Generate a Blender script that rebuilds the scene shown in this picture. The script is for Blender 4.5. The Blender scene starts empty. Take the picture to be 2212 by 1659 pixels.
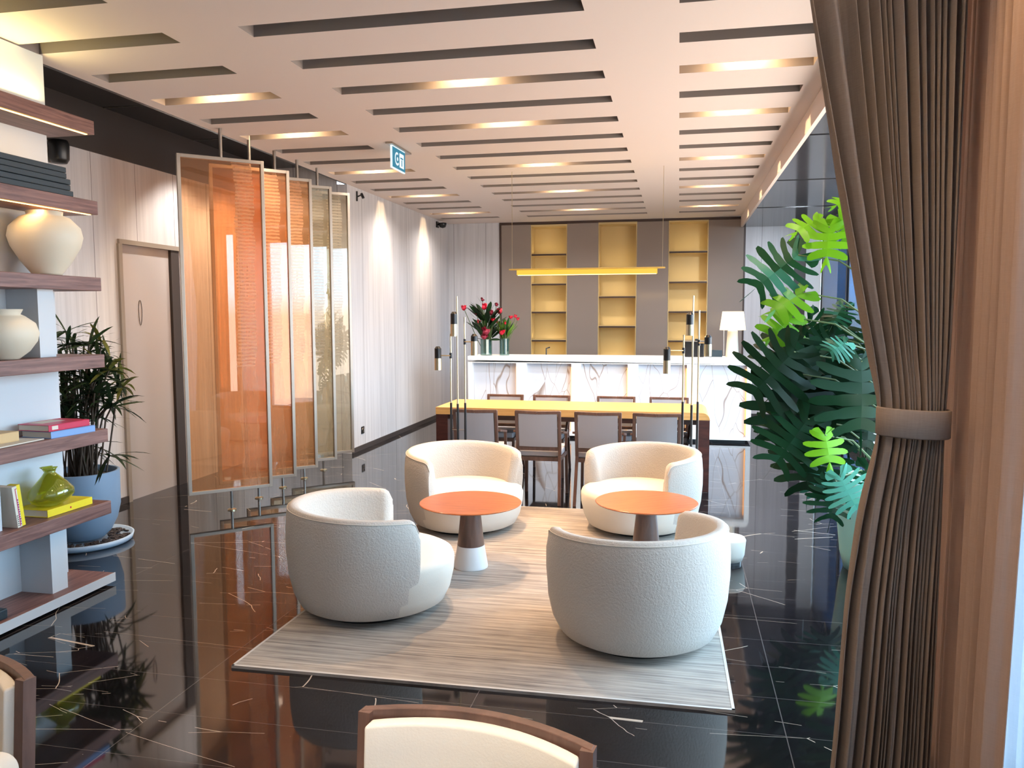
import bpy, bmesh, math, random
from mathutils import Vector, Matrix
from math import sin, cos, pi, radians as R
random.seed(7)
SC = bpy.context.scene
C = SC.collection

# ---------------------------------------------------------------- camera
cam_d = bpy.data.cameras.new('camera'); cam = bpy.data.objects.new('camera', cam_d); C.objects.link(cam)
cam_d.sensor_width = 36.0; cam_d.lens = 36.0 * 1727.8 / 2212.0; cam_d.clip_start = 0.02; cam_d.clip_end = 200
yaw, pit, rol = 0.20528, 0.084845, -0.00214
fw = Vector((-sin(yaw)*cos(pit), cos(yaw)*cos(pit), -sin(pit)))
r0 = Vector((cos(yaw), sin(yaw), 0)); u0 = r0.cross(fw)
rr = r0*cos(rol) + u0*sin(rol); uu = -r0*sin(rol) + u0*cos(rol)
M = Matrix((rr, uu, -fw)).transposed().to_4x4(); M.translation = Vector((0, 0, 1.55))
cam.matrix_world = M
SC.camera = cam

# ---------------------------------------------------------------- render look, world, big light portals
SC.view_settings.view_transform = 'Standard'; SC.view_settings.look = 'None'
SC.view_settings.gamma = 1.0; SC.view_settings.exposure = 0.30; SC.view_settings.use_curve_mapping = False
SC.cycles.max_bounces = 9; SC.cycles.diffuse_bounces = 4; SC.cycles.glossy_bounces = 4
SC.cycles.transmission_bounces = 6; SC.cycles.transparent_max_bounces = 16
SC.cycles.sample_clamp_indirect = 4.0; SC.cycles.sample_clamp_direct = 0.0
SC.cycles.caustics_reflective = False; SC.cycles.caustics_refractive = False
SC.cycles.use_denoising = True
W = bpy.data.worlds.new('sky'); SC.world = W; W.use_nodes = True
bgn = W.node_tree.nodes['Background']
bgn.inputs[1].default_value = 13.0
_g = W.node_tree.nodes.new('ShaderNodeTexCoord'); _s = W.node_tree.nodes.new('ShaderNodeSeparateXYZ'); _r = W.node_tree.nodes.new('ShaderNodeValToRGB')
W.node_tree.links.new(_g.outputs['Generated'], _s.inputs[0]); W.node_tree.links.new(_s.outputs[2], _r.inputs[0]); W.node_tree.links.new(_r.outputs[0], bgn.inputs[0])
_e = _r.color_ramp.elements; _e[0].position = 0.0; _e[0].color = (.54, .455, .405, 1); _e[1].position = .03; _e[1].color = (.52, .76, 1.0, 1)   # warm glow added below to light the ceiling like paving bounce, sky above
_m = W.node_tree.nodes.new('ShaderNodeMapRange')

def light(name, kind, loc, energy, color, rot=(0, 0, 0), **kw):
    d = bpy.data.lights.new(name, kind); d.energy = energy; d.color = color
    for k, v in kw.items(): setattr(d, k, v)
    o = bpy.data.objects.new(name, d); C.objects.link(o); o.location = loc; o.rotation_euler = rot
    return o
def portal(loc, sx, sy, rot):
    o = light('window_portal', 'AREA', loc, 1, (1, 1, 1), rot, shape='RECTANGLE', size=sx, size_y=sy)
    o.data.cycles.is_portal = True
portal((2.12, 7.3, 1.4), 2.6, 8.8, (0, R(90), 0))
portal((1.32, -.1, 1.4), 2.6, 6.0, (0, R(90), 0))

# ---------------------------------------------------------------- materials
def lin(c):
    return tuple(((x/255)/12.92 if x/255 <= .04045 else ((x/255+.055)/1.055)**2.4) for x in c) + (1,)
class NT:
    def __init__(s, name):
        s.m = bpy.data.materials.new(name); s.m.use_nodes = True; s.t = s.m.node_tree; s.n = s.t.nodes; s.l = s.t.links
        s.b = s.n['Principled BSDF']
    def new(s, ty, **kw):
        n = s.n.new(ty)
        for k, v in kw.items():
            if hasattr(n, k): setattr(n, k, v)
        return n
    def link(s, a, b): s.l.new(a, b)
    def coord(s, scale=(1, 1, 1), kind='Object', rot=(0, 0, 0)):
        if kind == 'World': g = s.new('ShaderNodeNewGeometry').outputs['Position']
        else: g = s.new('ShaderNodeTexCoord').outputs[kind]
        mp = s.new('ShaderNodeMapping'); mp.inputs['Scale'].default_value = scale; mp.inputs['Rotation'].default_value = rot
        s.link(g, mp.inputs[0]); return mp.outputs[0]
    def noise(s, vec, scale=5, detail=3, rough=.5, dist=0):
        n = s.new('ShaderNodeTexNoise'); n.inputs['Scale'].default_value = scale; n.inputs['Detail'].default_value = detail
        n.inputs['Roughness'].default_value = rough; n.inputs['Distortion'].default_value = dist
        s.link(vec, n.inputs['Vector']); return n.outputs['Fac']
    def ramp(s, fac, stops):
        r = s.new('ShaderNodeValToRGB'); e = r.color_ramp.elements
        while len(e) < len(stops): e.new(.5)
        for x, (p, c) in zip(e, stops): x.position = p; x.color = c if len(c) == 4 else lin(c)
        s.link(fac, r.inputs[0]); return r.outputs[0]
    def bump(s, h, strength=.3, dist=.01):
        b = s.new('ShaderNodeBump'); b.inputs['Strength'].default_value = strength; b.inputs['Distance'].default_value = dist
        s.link(h, b.inputs['Height']); s.link(b.outputs[0], s.b.inputs['Normal']); return b
    def math(s, op, a, b=None):
        n = s.new('ShaderNodeMath', operation=op)
        for i, v in enumerate((a, b)):
            if v is None: continue
            if isinstance(v, (int, float)): n.inputs[i].default_value = v
            else: s.link(v, n.inputs[i])
        return n.outputs[0]
    def mix(s, fac, a, b):
        n = s.new('ShaderNodeMix', data_type='RGBA')
        for k, v in ((0, fac), (6, a), (7, b)):
            if isinstance(v, (int, float, tuple)): n.inputs[k].default_value = v
            else: s.link(v, n.inputs[k])
        return n.outputs[2]
def plain(name, rgb, rough=.5, metal=0, spec=.5, **kw):
    k = NT(name); k.b.inputs['Base Color'].default_value = lin(rgb); k.b.inputs['Roughness'].default_value = rough
    k.b.inputs['Metallic'].default_value = metal; k.b.inputs['Specular IOR Level'].default_value = spec
    for a, v in kw.items(): k.b.inputs[a.replace('_', ' ')].default_value = v
    return k.m
def emit(name, rgb, st):
    k = NT(name); k.b.inputs['Base Color'].default_value = (0, 0, 0, 1)
    k.b.inputs['Emission Color'].default_value = lin(rgb); k.b.inputs['Emission Strength'].default_value = st
    return k.m
def wood(name, a, b, rough=.35, scale=(30, 1.2, 30), kind='Object', bands=6):
    k = NT(name); v = k.coord(scale, kind); f = k.noise(v, 1.6, 5, .6, .6)
    k.link(k.ramp(f, [(.3, a), (.7, b)]), k.b.inputs['Base Color']); k.b.inputs['Roughness'].default_value = rough
    k.bump(f, .15, .002); return k.m
MAT = {}
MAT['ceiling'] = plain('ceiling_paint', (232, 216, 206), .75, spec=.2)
MAT['slot'] = plain('slot_shade', (150, 138, 130), .8, spec=.1)  # ceiling paint darkened, the slots' inner shade put into the colour
MAT['white'] = plain('white_paint', (232, 232, 230), .45)
MAT['shelfwhite'] = plain('shelf_white', (205, 208, 210), .5)
MAT['black'] = plain('black_metal', (14, 14, 16), .35)
MAT['dark'] = plain('dark_soffit', (30, 27, 27), .25)
MAT['soffit'] = plain('brown_black_panel', (58, 51, 49), .45)
MAT['brass'] = plain('brushed_brass', (216, 178, 96), .45, .8)
MAT['palebrass'] = plain('pale_brass', (214, 196, 160), .28, 1)
MAT['steel'] = plain('satin_steel', (170, 163, 155), .35, 1)
MAT['frame'] = plain('champagne_frame', (172, 162, 150), .4, .5)
MAT['darkwood'] = wood('dark_wood', (48, 24, 20), (84, 44, 36), .3, (3, 3, 14))
MAT['chairwood'] = wood('chair_wood', (78, 56, 48), (112, 82, 70), .4, (12, 12, 3))
MAT['walnut'] = wood('walnut_board', (92, 58, 52), (146, 106, 96), .45, (40, 2.0, 40))
MAT['tabletop'] = wood('oak_tabletop', (206, 148, 82), (226, 172, 104), .4, (2, 25, 25))
MAT['roundtop'] = wood('reddish_round_top', (150, 78, 40), (186, 104, 58), .3, (3, 26, 20))
MAT['conewood'] = wood('cone_wood', (74, 54, 46), (104, 80, 70), .4, (14, 14, 2))
MAT['greyfabric'] = plain('grey_upholstery', (168, 164, 166), .85, spec=.2)
MAT['ceramic'] = plain('cream_ceramic', (226, 214, 190), .55)
MAT['pot'] = plain('blue_grey_concrete', (120, 142, 164), .6)
MAT['soil'] = plain('soil', (36, 28, 22), .95)
MAT['teal'] = plain('pale_teal_glaze', (160, 214, 208), .3)
MAT['taupe'] = plain('taupe_back_painted_glass', (140, 127, 118), .10, spec=.45)
MAT['shade'] = emit('lamp_shade_glow', (255, 236, 200), 1.6)
MAT['lamp'] = emit('downlight_glow', (255, 214, 150), 40)
MAT['led'] = emit('warm_led', (255, 190, 100), 9)
MAT['niche_led'] = emit('niche_led', (255, 205, 110), 5)
MAT['book_red'] = plain('red_cover', (200, 22, 70), .4)
MAT['book_blue'] = plain('blue_cover', (120, 160, 210), .4)
MAT['book_yellow'] = plain('yellow_cover', (240, 214, 40), .4)
MAT['paper'] = plain('paper_block', (226, 216, 198), .8)
MAT['teal_dark'] = plain('dark_teal_box', (30, 46, 54), .5)
MAT['clay'] = plain('tan_paper', (214, 180, 130), .7)
MAT['purple'] = plain('purple_ink', (150, 60, 150), .5)
MAT['red_ink'] = plain('red_ink', (205, 30, 60), .5)
MAT['signwhite'] = emit('sign_white', (225, 245, 250), 1.0)
MAT['signteal'] = emit('sign_teal', (20, 130, 160), .8)
MAT['niche'] = plain('niche_gold', (200, 174, 122), .5, .1)
MAT['nichedark'] = plain('niche_shelf_edge', (60, 40, 30), .5)
MAT['grout'] = plain('ink', (60, 58, 60), .7)

def boucle(name, rgb, bs=.9, sc=95):
    k = NT(name); v = k.coord((1, 1, 1)); f = k.noise(v, sc, 4, .7)
    g = k.noise(v, 3, 2)
    a = lin(rgb); b = lin([x*.93 for x in rgb])
    k.link(k.mix(g, a, b), k.b.inputs['Base Color']); k.b.inputs['Roughness'].default_value = .9
    k.b.inputs['Specular IOR Level'].default_value = .15; k.b.inputs['Sheen Weight'].default_value = .15
    k.bump(f, bs, .006); return k.m
MAT['cream'] = boucle('cream_boucle', (208, 199, 188))
MAT['creamsmooth'] = boucle('cream_seat_fabric', (226, 218, 204), .15, 220)

def m_wall(name, a, b, c):
    k = NT(name); v = k.coord((1, 1, 1), 'World')
    s = k.coord((9, 9, .25), 'World'); f = k.noise(s, 2.2, 4, .6)
    fine = k.noise(k.coord((60, 60, 1.5), 'World'), 1.5, 3, .6)
    mixf = k.math('ADD', k.math('MULTIPLY', f, .7), k.math('MULTIPLY', fine, .3))
    col = k.ramp(mixf, [(.38, a), (.5, b), (.64, c)])
    sep = k.new('ShaderNodeSeparateXYZ'); k.link(v, sep.inputs[0])
    s2 = k.math('ADD', sep.outputs[0], sep.outputs[1])
    fr = k.math('FRACT', k.math('DIVIDE', s2, .52))
    line = k.math('LESS_THAN', fr, .012)
    col = k.mix(line, col, lin([x*.6 for x in a]))
    k.link(col, k.b.inputs['Base Color']); k.b.inputs['Roughness'].default_value = .42
    return k.m
MAT['wall'] = m_wall('grey_laminate_wall', (190, 188, 190), (200, 198, 200), (208, 206, 207))
MAT['door'] = plain('grey_door', (176, 172, 172), .5)

def m_floor():
    k = NT('black_marble_tiles'); p = k.coord((1, 1, 1), 'World')
    sep = k.new('ShaderNodeSeparateXYZ'); k.link(p, sep.inputs[0])
    base = k.ramp(k.noise(p, 1.3, 6, .6, .8), [(.35, (14, 13, 15)), (.62, (30, 28, 31)), (.8, (50, 47, 49))])
    # veins: thin straight-ish lines, broken up
    def vein(rot, sc, w, thr, seed):
        mp = k.new('ShaderNodeMapping'); mp.inputs['Rotation'].default_value = (0, 0, rot); mp.inputs['Scale'].default_value = sc
        mp.inputs['Location'].default_value = (seed, seed*.7, 0); k.link(p, mp.inputs[0])
        dn = k.new('ShaderNodeTexNoise'); dn.inputs['Scale'].default_value = 1.1; dn.inputs['Detail'].default_value = 3; k.link(mp.outputs[0], dn.inputs['Vector'])
        vm = k.new('ShaderNodeVectorMath', operation='MULTIPLY_ADD'); k.link(dn.outputs['Color'], vm.inputs[0]); vm.inputs[1].default_value = (.12, .12, 0); k.link(mp.outputs[0], vm.inputs[2])
        vo = k.new('ShaderNodeTexVoronoi', feature='DISTANCE_TO_EDGE'); vo.inputs['Scale'].default_value = 1.0; k.link(vm.outputs[0], vo.inputs['Vector'])
        l = k.math('LESS_THAN', vo.outputs['Distance'], w)
        br = k.math('GREATER_THAN', k.noise(p, 1.7+seed*.1, 2, .5), thr)
        return k.math('MULTIPLY', l, br)
    v1 = vein(R(24), (.55, 2.2, 1), .0013, .50, 3.1)
    v2 = vein(R(-35), (1.1, 3.2, 1), .002, .58, 8.3)
    v3 = vein(R(8), (1.6, 6, 1), .0026, .62, 5.7)
    spk = k.math('GREATER_THAN', k.noise(k.coord((1, 1.5, 1), 'World'), 46, 2, .5), .80)
    vv = k.math('MAXIMUM', k.math('MAXIMUM', v1, v2), k.math('MAXIMUM', v3, spk))
    col = k.mix(vv, base, lin((190, 176, 160)))
    fx = k.math('FRACT', k.math('DIVIDE', k.math('SUBTRACT', sep.outputs[0], .41-12.0), 1.2))
    fy = k.math('FRACT', k.math('DIVIDE', k.math('ADD', sep.outputs[1], 12.02), .30))
    j = k.math('MAXIMUM', k.math('LESS_THAN', fx, .0032), k.math('LESS_THAN', fy, .0085))
    col = k.mix(k.math('MULTIPLY', j, .8), col, lin((96, 90, 88)))
    k.link(col, k.b.inputs['Base Color']); k.b.inputs['Roughness'].default_value = .045
    k.b.inputs['Specular IOR Level'].default_value = .75
    k.bump(k.noise(k.coord((1, 1, 1), 'World'), 2.2, 2), .03, .02)
    return k.m
MAT['floor'] = m_floor()

def m_rug():
    k = NT('streaked_rug'); p = k.coord((1, 1, 1))
    st = k.noise(k.coord((1.6, 42, 1)), 1.2, 5, .65, .3); bl = k.noise(p, 1.4, 4, .6)
    f = k.math('ADD', k.math('MULTIPLY', st, .75), k.math('MULTIPLY', bl, .35))
    k.link(k.ramp(f, [(.36, (104, 98, 96)), (.52, (160, 152, 144)), (.70, (196, 186, 174))]), k.b.inputs['Base Color'])
    k.b.inputs['Roughness'].default_value = .95; k.b.inputs['Specular IOR Level'].default_value = .1
    k.bump(st, .5, .006); return k.m
MAT['rug'] = m_rug()

def m_marble():
    k = NT('white_marble_panel'); p = k.coord((1, 1, 1), 'World')
    mp = k.new('ShaderNodeMapping'); mp.inputs['Rotation'].default_value = (0, R(38), 0); mp.inputs['Scale'].default_value = (1.3, 0, .42); k.link(p, mp.inputs[0])
    dn = k.new('ShaderNodeTexNoise'); dn.inputs['Scale'].default_value = 1.6; k.link(mp.outputs[0], dn.inputs['Vector'])
    vm = k.new('ShaderNodeVectorMath', operation='MULTIPLY_ADD'); k.link(dn.outputs['Color'], vm.inputs[0]); vm.inputs[1].default_value = (.7, 0, .7); k.link(mp.outputs[0], vm.inputs[2])
    vo = k.new('ShaderNodeTexVoronoi', feature='DISTANCE_TO_EDGE'); k.link(vm.outputs[0], vo.inputs['Vector'])
    l = k.ramp(vo.outputs['Distance'], [(0, (160, 140, 128)), (.007, (190, 176, 168)), (.016, (226, 226, 230))])
    cl = k.mix(k.noise(p, 2, 3), (1, 1, 1, 1), lin((225, 228, 236)))
    n = k.new('ShaderNodeMix', data_type='RGBA', blend_type='MULTIPLY'); n.inputs[0].default_value = 1; k.link(l, n.inputs[6]); k.link(cl, n.inputs[7])
    k.link(n.outputs[2], k.b.inputs['Base Color']); k.b.inputs['Roughness'].default_value = .2
    return k.m
MAT['marble'] = m_marble()

def m_curtain(name, rgb, dark, transl=0):
    k = NT(name)
    f = k.noise(k.coord((50, 50, 4)), 4, 4, .6); g = k.noise(k.coord((12, 12, 160)), 2, 3, .6)
    c = k.mix(k.math('MULTIPLY', k.math('ADD', f, g), .5), lin(dark), lin(rgb))
    k.link(c, k.b.inputs['Base Color']); k.b.inputs['Roughness'].default_value = .9; k.b.inputs['Specular IOR Level'].default_value = .1
    k.bump(g, .15, .002)
    if transl:
        t = k.new('ShaderNodeBsdfTranslucent'); k.link(c, t.inputs[0]); ms = k.new('ShaderNodeMixShader'); ms.inputs[0].default_value = transl
        out = k.n['Material Output']; k.link(k.b.outputs[0], ms.inputs[1]); k.link(t.outputs[0], ms.inputs[2]); k.link(ms.outputs[0], out.inputs[0])
    return k.m
MAT['curtain'] = m_curtain('taupe_linen', (160, 142, 128), (124, 108, 96))
MAT['curtain_beige'] = m_curtain('beige_linen', (214, 184, 164), (192, 160, 140), .3)
MAT['sheer'] = m_curtain('white_sheer', (225, 230, 235), (205, 212, 220), .6)

def thin_glass(name, tint, refl=.12, rough=0.0, body=None, bodyfac=0):
    k = NT(name); out = k.n['Material Output']
    tr = k.new('ShaderNodeBsdfTransparent'); tr.inputs[0].default_value = tint
    gl = k.new('ShaderNodeBsdfGlossy'); gl.inputs['Roughness'].default_value = rough; gl.inputs[0].default_value = (1, 1, 1, 1)
    lw = k.new('ShaderNodeLayerWeight'); lw.inputs[0].default_value = .5
    fac = k.math('ADD', k.math('MULTIPLY', k.math('POWER', lw.outputs['Facing'], 5.0), .92), .045+refl); fac = k.math('MINIMUM', fac, 1.0)
    a = tr.outputs[0]
    if body:
        d = k.new('ShaderNodeBsdfDiffuse'); t = k.new('ShaderNodeBsdfTranslucent'); m0 = k.new('ShaderNodeMixShader'); m0.inputs[0].default_value = .5
        if isinstance(body, tuple): d.inputs[0].default_value = body; t.inputs[0].default_value = body
        k.link(d.outputs[0], m0.inputs[1]); k.link(t.outputs[0], m0.inputs[2])
        m1 = k.new('ShaderNodeMixShader'); k.link(a, m1.inputs[1]); k.link(m0.outputs[0], m1.inputs[2])
        k.bodyfac = m1.inputs[0]; k.bodyfac.default_value = bodyfac; a = m1.outputs[0]
    m2 = k.new('ShaderNodeMixShader'); k.link(fac, m2.inputs[0]); k.link(a, m2.inputs[1]); k.link(gl.outputs[0], m2.inputs[2])
    k.link(m2.outputs[0], out.inputs[0]); return k
MAT['glass'] = thin_glass('clear_glass', (.94, .97, .98, 1), .0).m
MAT['blueglass'] = thin_glass('deep_blue_glass', (.045, .10, .155, 1), .0).m
MAT['midblue'] = thin_glass('mid_blue_glass', (.12, .21, .30, 1), .0).m
MAT['vaseglass'] = thin_glass('green_tinted_vase', (.55, .72, .68, 1), .06, 0, (.25, .4, .38, 1), .15).m
MAT['oliveglass'] = thin_glass('olive_glass', (.78, .78, .26, 1), .05, 0, (.55, .55, .08, 1), .22).m

def m_panel(name, tint, body, amt):
    """tinted glass with a ribbed mesh fabric band laminated inside"""
    k = thin_glass(name, tint, .0, 0, body, amt)
    u = k.new('ShaderNodeTexCoord').outputs['Object']; sp = k.new('ShaderNodeSeparateXYZ'); k.link(u, sp.inputs[0])
    edge = k.noise(k.coord((0, 0, 1.2)), 2.5, 2)
    xx = k.math('ADD', sp.outputs[0], k.math('MULTIPLY', k.math('SUBTRACT', edge, .5), .14))
    band = k.math('MULTIPLY', k.math('GREATER_THAN', xx, .09), k.math('LESS_THAN', xx, .235))
    zb = k.math('GREATER_THAN', sp.outputs[2], 1.15)
    w = k.new('ShaderNodeTexWave', wave_type='BANDS', bands_direction='Z'); w.inputs['Scale'].default_value = 11; w.inputs['Distortion'].default_value = 2.2; w.inputs['Detail'].default_value = 2; w.inputs['Detail Scale'].default_value = 1.2
    k.link(u, w.inputs[0])
    st = k.noise(k.coord((28, 28, 1.5)), 2, 3)
    rib = k.math('GREATER_THAN', w.outputs['Fac'], .52)
    f = k.math('MULTIPLY', k.math('MULTIPLY', band, zb), k.math('MULTIPLY', rib, .34))
    f = k.math('ADD', f, k.math('MULTIPLY', band, .16))
    f = k.math('ADD', f, k.math('MULTIPLY', k.math('SUBTRACT', st, .4), .18))
    f = k.math('ADD', f, amt); f = k.math('MAXIMUM', k.math('MINIMUM', f, .9), .02)
    k.link(f, k.bodyfac); return k.m
MAT['amber'] = m_panel('copper_amber_glass', (.96, .74, .55, 1), (.86, .52, .30, 1), .13)
MAT['amber2'] = m_panel('pale_bronze_glass', (.90, .85, .74, 1), (.58, .50, .38, 1), .10)

def m_leaf(name, stops, rough=.35):
    k = NT(name); a = k.new('ShaderNodeAttribute', attribute_name='tone')
    k.link(k.ramp(a.outputs['Fac'], stops), k.b.inputs['Base Color']); k.b.inputs['Roughness'].default_value = rough
    k.b.inputs['Specular IOR Level'].default_value = .2
    t = k.new('ShaderNodeBsdfTranslucent'); k.link(k.ramp(a.outputs['Fac'], stops), t.inputs[0])
    ms = k.new('ShaderNodeMixShader'); ms.inputs[0].default_value = .25; out = k.n['Material Output']
    k.link(k.b.outputs[0], ms.inputs[1]); k.link(t.outputs[0], ms.inputs[2]); k.link(ms.outputs[0], out.inputs[0])
    return k.m
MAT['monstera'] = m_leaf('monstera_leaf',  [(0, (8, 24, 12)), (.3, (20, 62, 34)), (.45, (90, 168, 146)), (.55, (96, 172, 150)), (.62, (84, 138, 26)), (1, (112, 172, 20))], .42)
MAT['rhapis'] = m_leaf('rhapis_leaf', [(0, (22, 36, 24)), (.6, (48, 66, 36)), (1, (110, 110, 50))], .5)
MAT['bouquet'] = m_leaf('bouquet_leaf', [(0, (24, 36, 24)), (.6, (40, 80, 34)), (1, (110, 150, 40))], .4)
MAT['petal'] = plain('red_petal', (196, 18, 48), .4)
MAT['petaldark'] = plain('dark_red_petal', (128, 20, 44), .4)
MAT['stem'] = plain('green_stem', (88, 104, 62), .5)
MAT['brownstem'] = plain('brown_stem', (74, 58, 44), .7)

# ---------------------------------------------------------------- mesh helpers
def link(name, me, mat, parent=None, smooth=False):
    o = bpy.data.objects.new(name, me); C.objects.link(o)
    mats = mat if isinstance(mat, (list, tuple)) else [mat]
    for m in mats: me.materials.append(m)
    if smooth:
        for p in me.polygons: p.use_smooth = True
    if parent: o.parent = parent
    return o
def obj(name, bm, mat, parent=None, smooth=False, bevel=0, seg=2, keep=False):
    bm.normal_update()
    if not keep: bmesh.ops.recalc_face_normals(bm, faces=bm.faces)
    me = bpy.data.meshes.new(name); bm.to_mesh(me); bm.free()
    o = link(name, me, mat, parent, smooth)
    if bevel:
        b = o.modifiers.new('bevel', 'BEVEL'); b.width = bevel; b.segments = seg; b.limit_method = 'ANGLE'
    return o
def thing(name, label, cat, loc=(0, 0, 0), rz=0, group=None):
    o = bpy.data.objects.new(name, None); C.objects.link(o); o.location = loc; o.rotation_euler = (0, 0, rz)
    return tag(o, label, cat, group)
def tag(o, label, cat, group=None):
    o['label'] = label; o['category'] = cat
    if group: o['group'] = group
    return o
def struct(o):
    o['kind'] = 'structure'; return o
def box(bm, x0, x1, y0, y1, z0, z1, M=None, mi=0):
    vs = [bm.verts.new((x, y, z)) for x in (x0, x1) for y in (y0, y1) for z in (z0, z1)]
    if M is not None:
        for v in vs: v.co = M @ v.co
    for f in ((0, 1, 3, 2), (4, 6, 7, 5), (0, 4, 5, 1), (2, 3, 7, 6), (0, 2, 6, 4), (1, 5, 7, 3)):
        bm.faces.new([vs[i] for i in f]).material_index = mi
def B(*a, M=None):
    bm = bmesh.new(); box(bm, *a, M=M); return bm
def quad(bm, *p, mi=0):
    f = bm.faces.new([bm.verts.new(q) for q in p]); f.material_index = mi; return f
def lathe(prof, n=32, bm=None, c=(0, 0, 0), mi=0):
    bm = bm or bmesh.new(); rings = []
    for r, z in prof:
        if r < 1e-5: rings.append([bm.verts.new((c[0], c[1], c[2]+z))])
        else: rings.append([bm.verts.new((c[0]+r*cos(2*pi*i/n), c[1]+r*sin(2*pi*i/n), c[2]+z)) for i in range(n)])
    for a, b in zip(rings, rings[1:]):
        for i in range(n):
            j = (i+1) % n
            if len(a) == 1 and len(b) == 1: continue
            if len(a) == 1: f = bm.faces.new((a[0], b[j], b[i]))
            elif len(b) == 1: f = bm.faces.new((a[i], a[j], b[0]))
            else: f = bm.faces.new((a[i], a[j], b[j], b[i]))
            f.material_index = mi
    return bm
def tube(bm, pts, r, n=8, r2=None, mi=0):
    pts = [Vector(p) for p in pts]; rings = []; prev = None
    for i, p in enumerate(pts):
        d = (pts[min(i+1, len(pts)-1)] - pts[max(i-1, 0)]).normalized()
        up = Vector((0, 0, 1)) if abs(d.z) < .9 else Vector((1, 0, 0))
        if prev is not None and abs(prev.dot(d)) < .95: up = prev
        a = d.cross(up).normalized(); b = a.cross(d).normalized(); prev = b
        rad = r if r2 is None else r + (r2-r)*i/(len(pts)-1)
        rings.append([bm.verts.new(p + a*rad*cos(2*pi*k/n) + b*rad*sin(2*pi*k/n)) for k in range(n)])
    for A, Bq in zip(rings, rings[1:]):
        for k in range(n): bm.faces.new((A[k], A[(k+1) % n], Bq[(k+1) % n], Bq[k])).material_index = mi
    bm.faces.new(rings[0][::-1]).material_index = mi; bm.faces.new(rings[-1]).material_index = mi
    return bm
def bar(bm, p, q, w, h, mi=0):
    """rectangular bar from p to q, w wide (horizontal), h tall"""
    p, q = Vector(p), Vector(q); d = (q-p).normalized()
    up = Vector((0, 0, 1)) if abs(d.z) < .9 else Vector((0, 1, 0))
    a = d.cross(up).normalized()*w/2; b = a.cross(d).normalized()*h/2
    vs = [bm.verts.new(c+s*a+t*b) for c in (p, q) for s, t in ((-1, -1), (1, -1), (1, 1), (-1, 1))]
    for f in ((3, 2, 1, 0), (4, 5, 6, 7), (0, 1, 5, 4), (1, 2, 6, 5), (2, 3, 7, 6), (3, 0, 4, 7)):
        bm.faces.new([vs[i] for i in f]).material_index = mi
    return bm
def dup(root, loc, rz, label, group=None):
    r = root.copy(); C.objects.link(r); r.location = loc; r.rotation_euler = (0, 0, rz); r['label'] = label
    if group: r['group'] = group
    for ch in list(root.children):
        c = ch.copy(); C.objects.link(c); c.parent = r
        for g in list(ch.children):
            d = g.copy(); C.objects.link(d); d.parent = c
    return r

# ---------------------------------------------------------------- the room shell
YB = 12.35; YN = -3.2; ZC = 3.0; XL = -3.6; XR = 2.0; XE = 0.90
struct(obj('floor', B(-6.2, 2.6, YN-.3, 12.9, -.1, 0), MAT['floor']))
# slotted ceiling
def build_ceiling():
    bm = bmesh.new(); D = .24
    xs = [XL, -3.49, -2.615, -2.19, -.464, -.02, .745, XE]
    slotx = {1, 3, 5}
    rows = [3.94+.556*k for k in range(-12, 15)]
    ys = [YN]
    for y in rows: ys += [y-.158, y]
    ys.append(YB)
    nx, ny = len(xs), len(ys)
    for i in range(nx-1):
        for j in range(ny-1):
            x0, x1, y0, y1 = xs[i], xs[i+1], ys[j], ys[j+1]
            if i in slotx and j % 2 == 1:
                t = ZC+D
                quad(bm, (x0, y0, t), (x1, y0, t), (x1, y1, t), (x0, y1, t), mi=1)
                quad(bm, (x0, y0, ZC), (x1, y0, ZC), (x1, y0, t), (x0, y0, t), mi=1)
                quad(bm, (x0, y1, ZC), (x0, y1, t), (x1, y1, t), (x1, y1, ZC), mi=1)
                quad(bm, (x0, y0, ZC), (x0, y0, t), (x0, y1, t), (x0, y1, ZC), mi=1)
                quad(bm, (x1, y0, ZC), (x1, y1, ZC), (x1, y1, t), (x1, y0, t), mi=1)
            else:
                quad(bm, (x0, y0, ZC), (x0, y1, ZC), (x1, y1, ZC), (x1, y0, ZC))
    # solid cover above so no daylight leaks in
    box(bm, XL, XE, YN, YB, ZC+D+.02, ZC+D+.1)
    # outer lips of the slab
    quad(bm, (XL, YN, ZC), (XL, YN, ZC+.36), (XL, YB, ZC+.36), (XL, YB, ZC))
    quad(bm, (XE, YN, ZC), (XE, YN, ZC+.36), (XE, YB, ZC+.36), (XE, YB, ZC))
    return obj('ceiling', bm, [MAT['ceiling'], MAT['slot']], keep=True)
struct(build_ceiling())
struct(obj('trim_1', B(XE-.03, XE, 2.0, YB, 2.845, ZC-.002), MAT['ceiling']))          # downstand along the ceiling edge
MAT['lowceil'] = plain('glossy_dark_ceiling', (58, 58, 62), .12, spec=.7)
bm = bmesh.new(); box(bm, XE, XR+.15, 2.9, YB, 2.845, 2.93)
struct(obj('ceiling_low', bm, MAT['lowceil']))
bm = bmesh.new()
for y in (6.2, 8.2, 10.2): box(bm, XE, XR, y, y+.008, 2.840, 2.8445)
struct(obj('trim_2', bm, MAT['black']))
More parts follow.
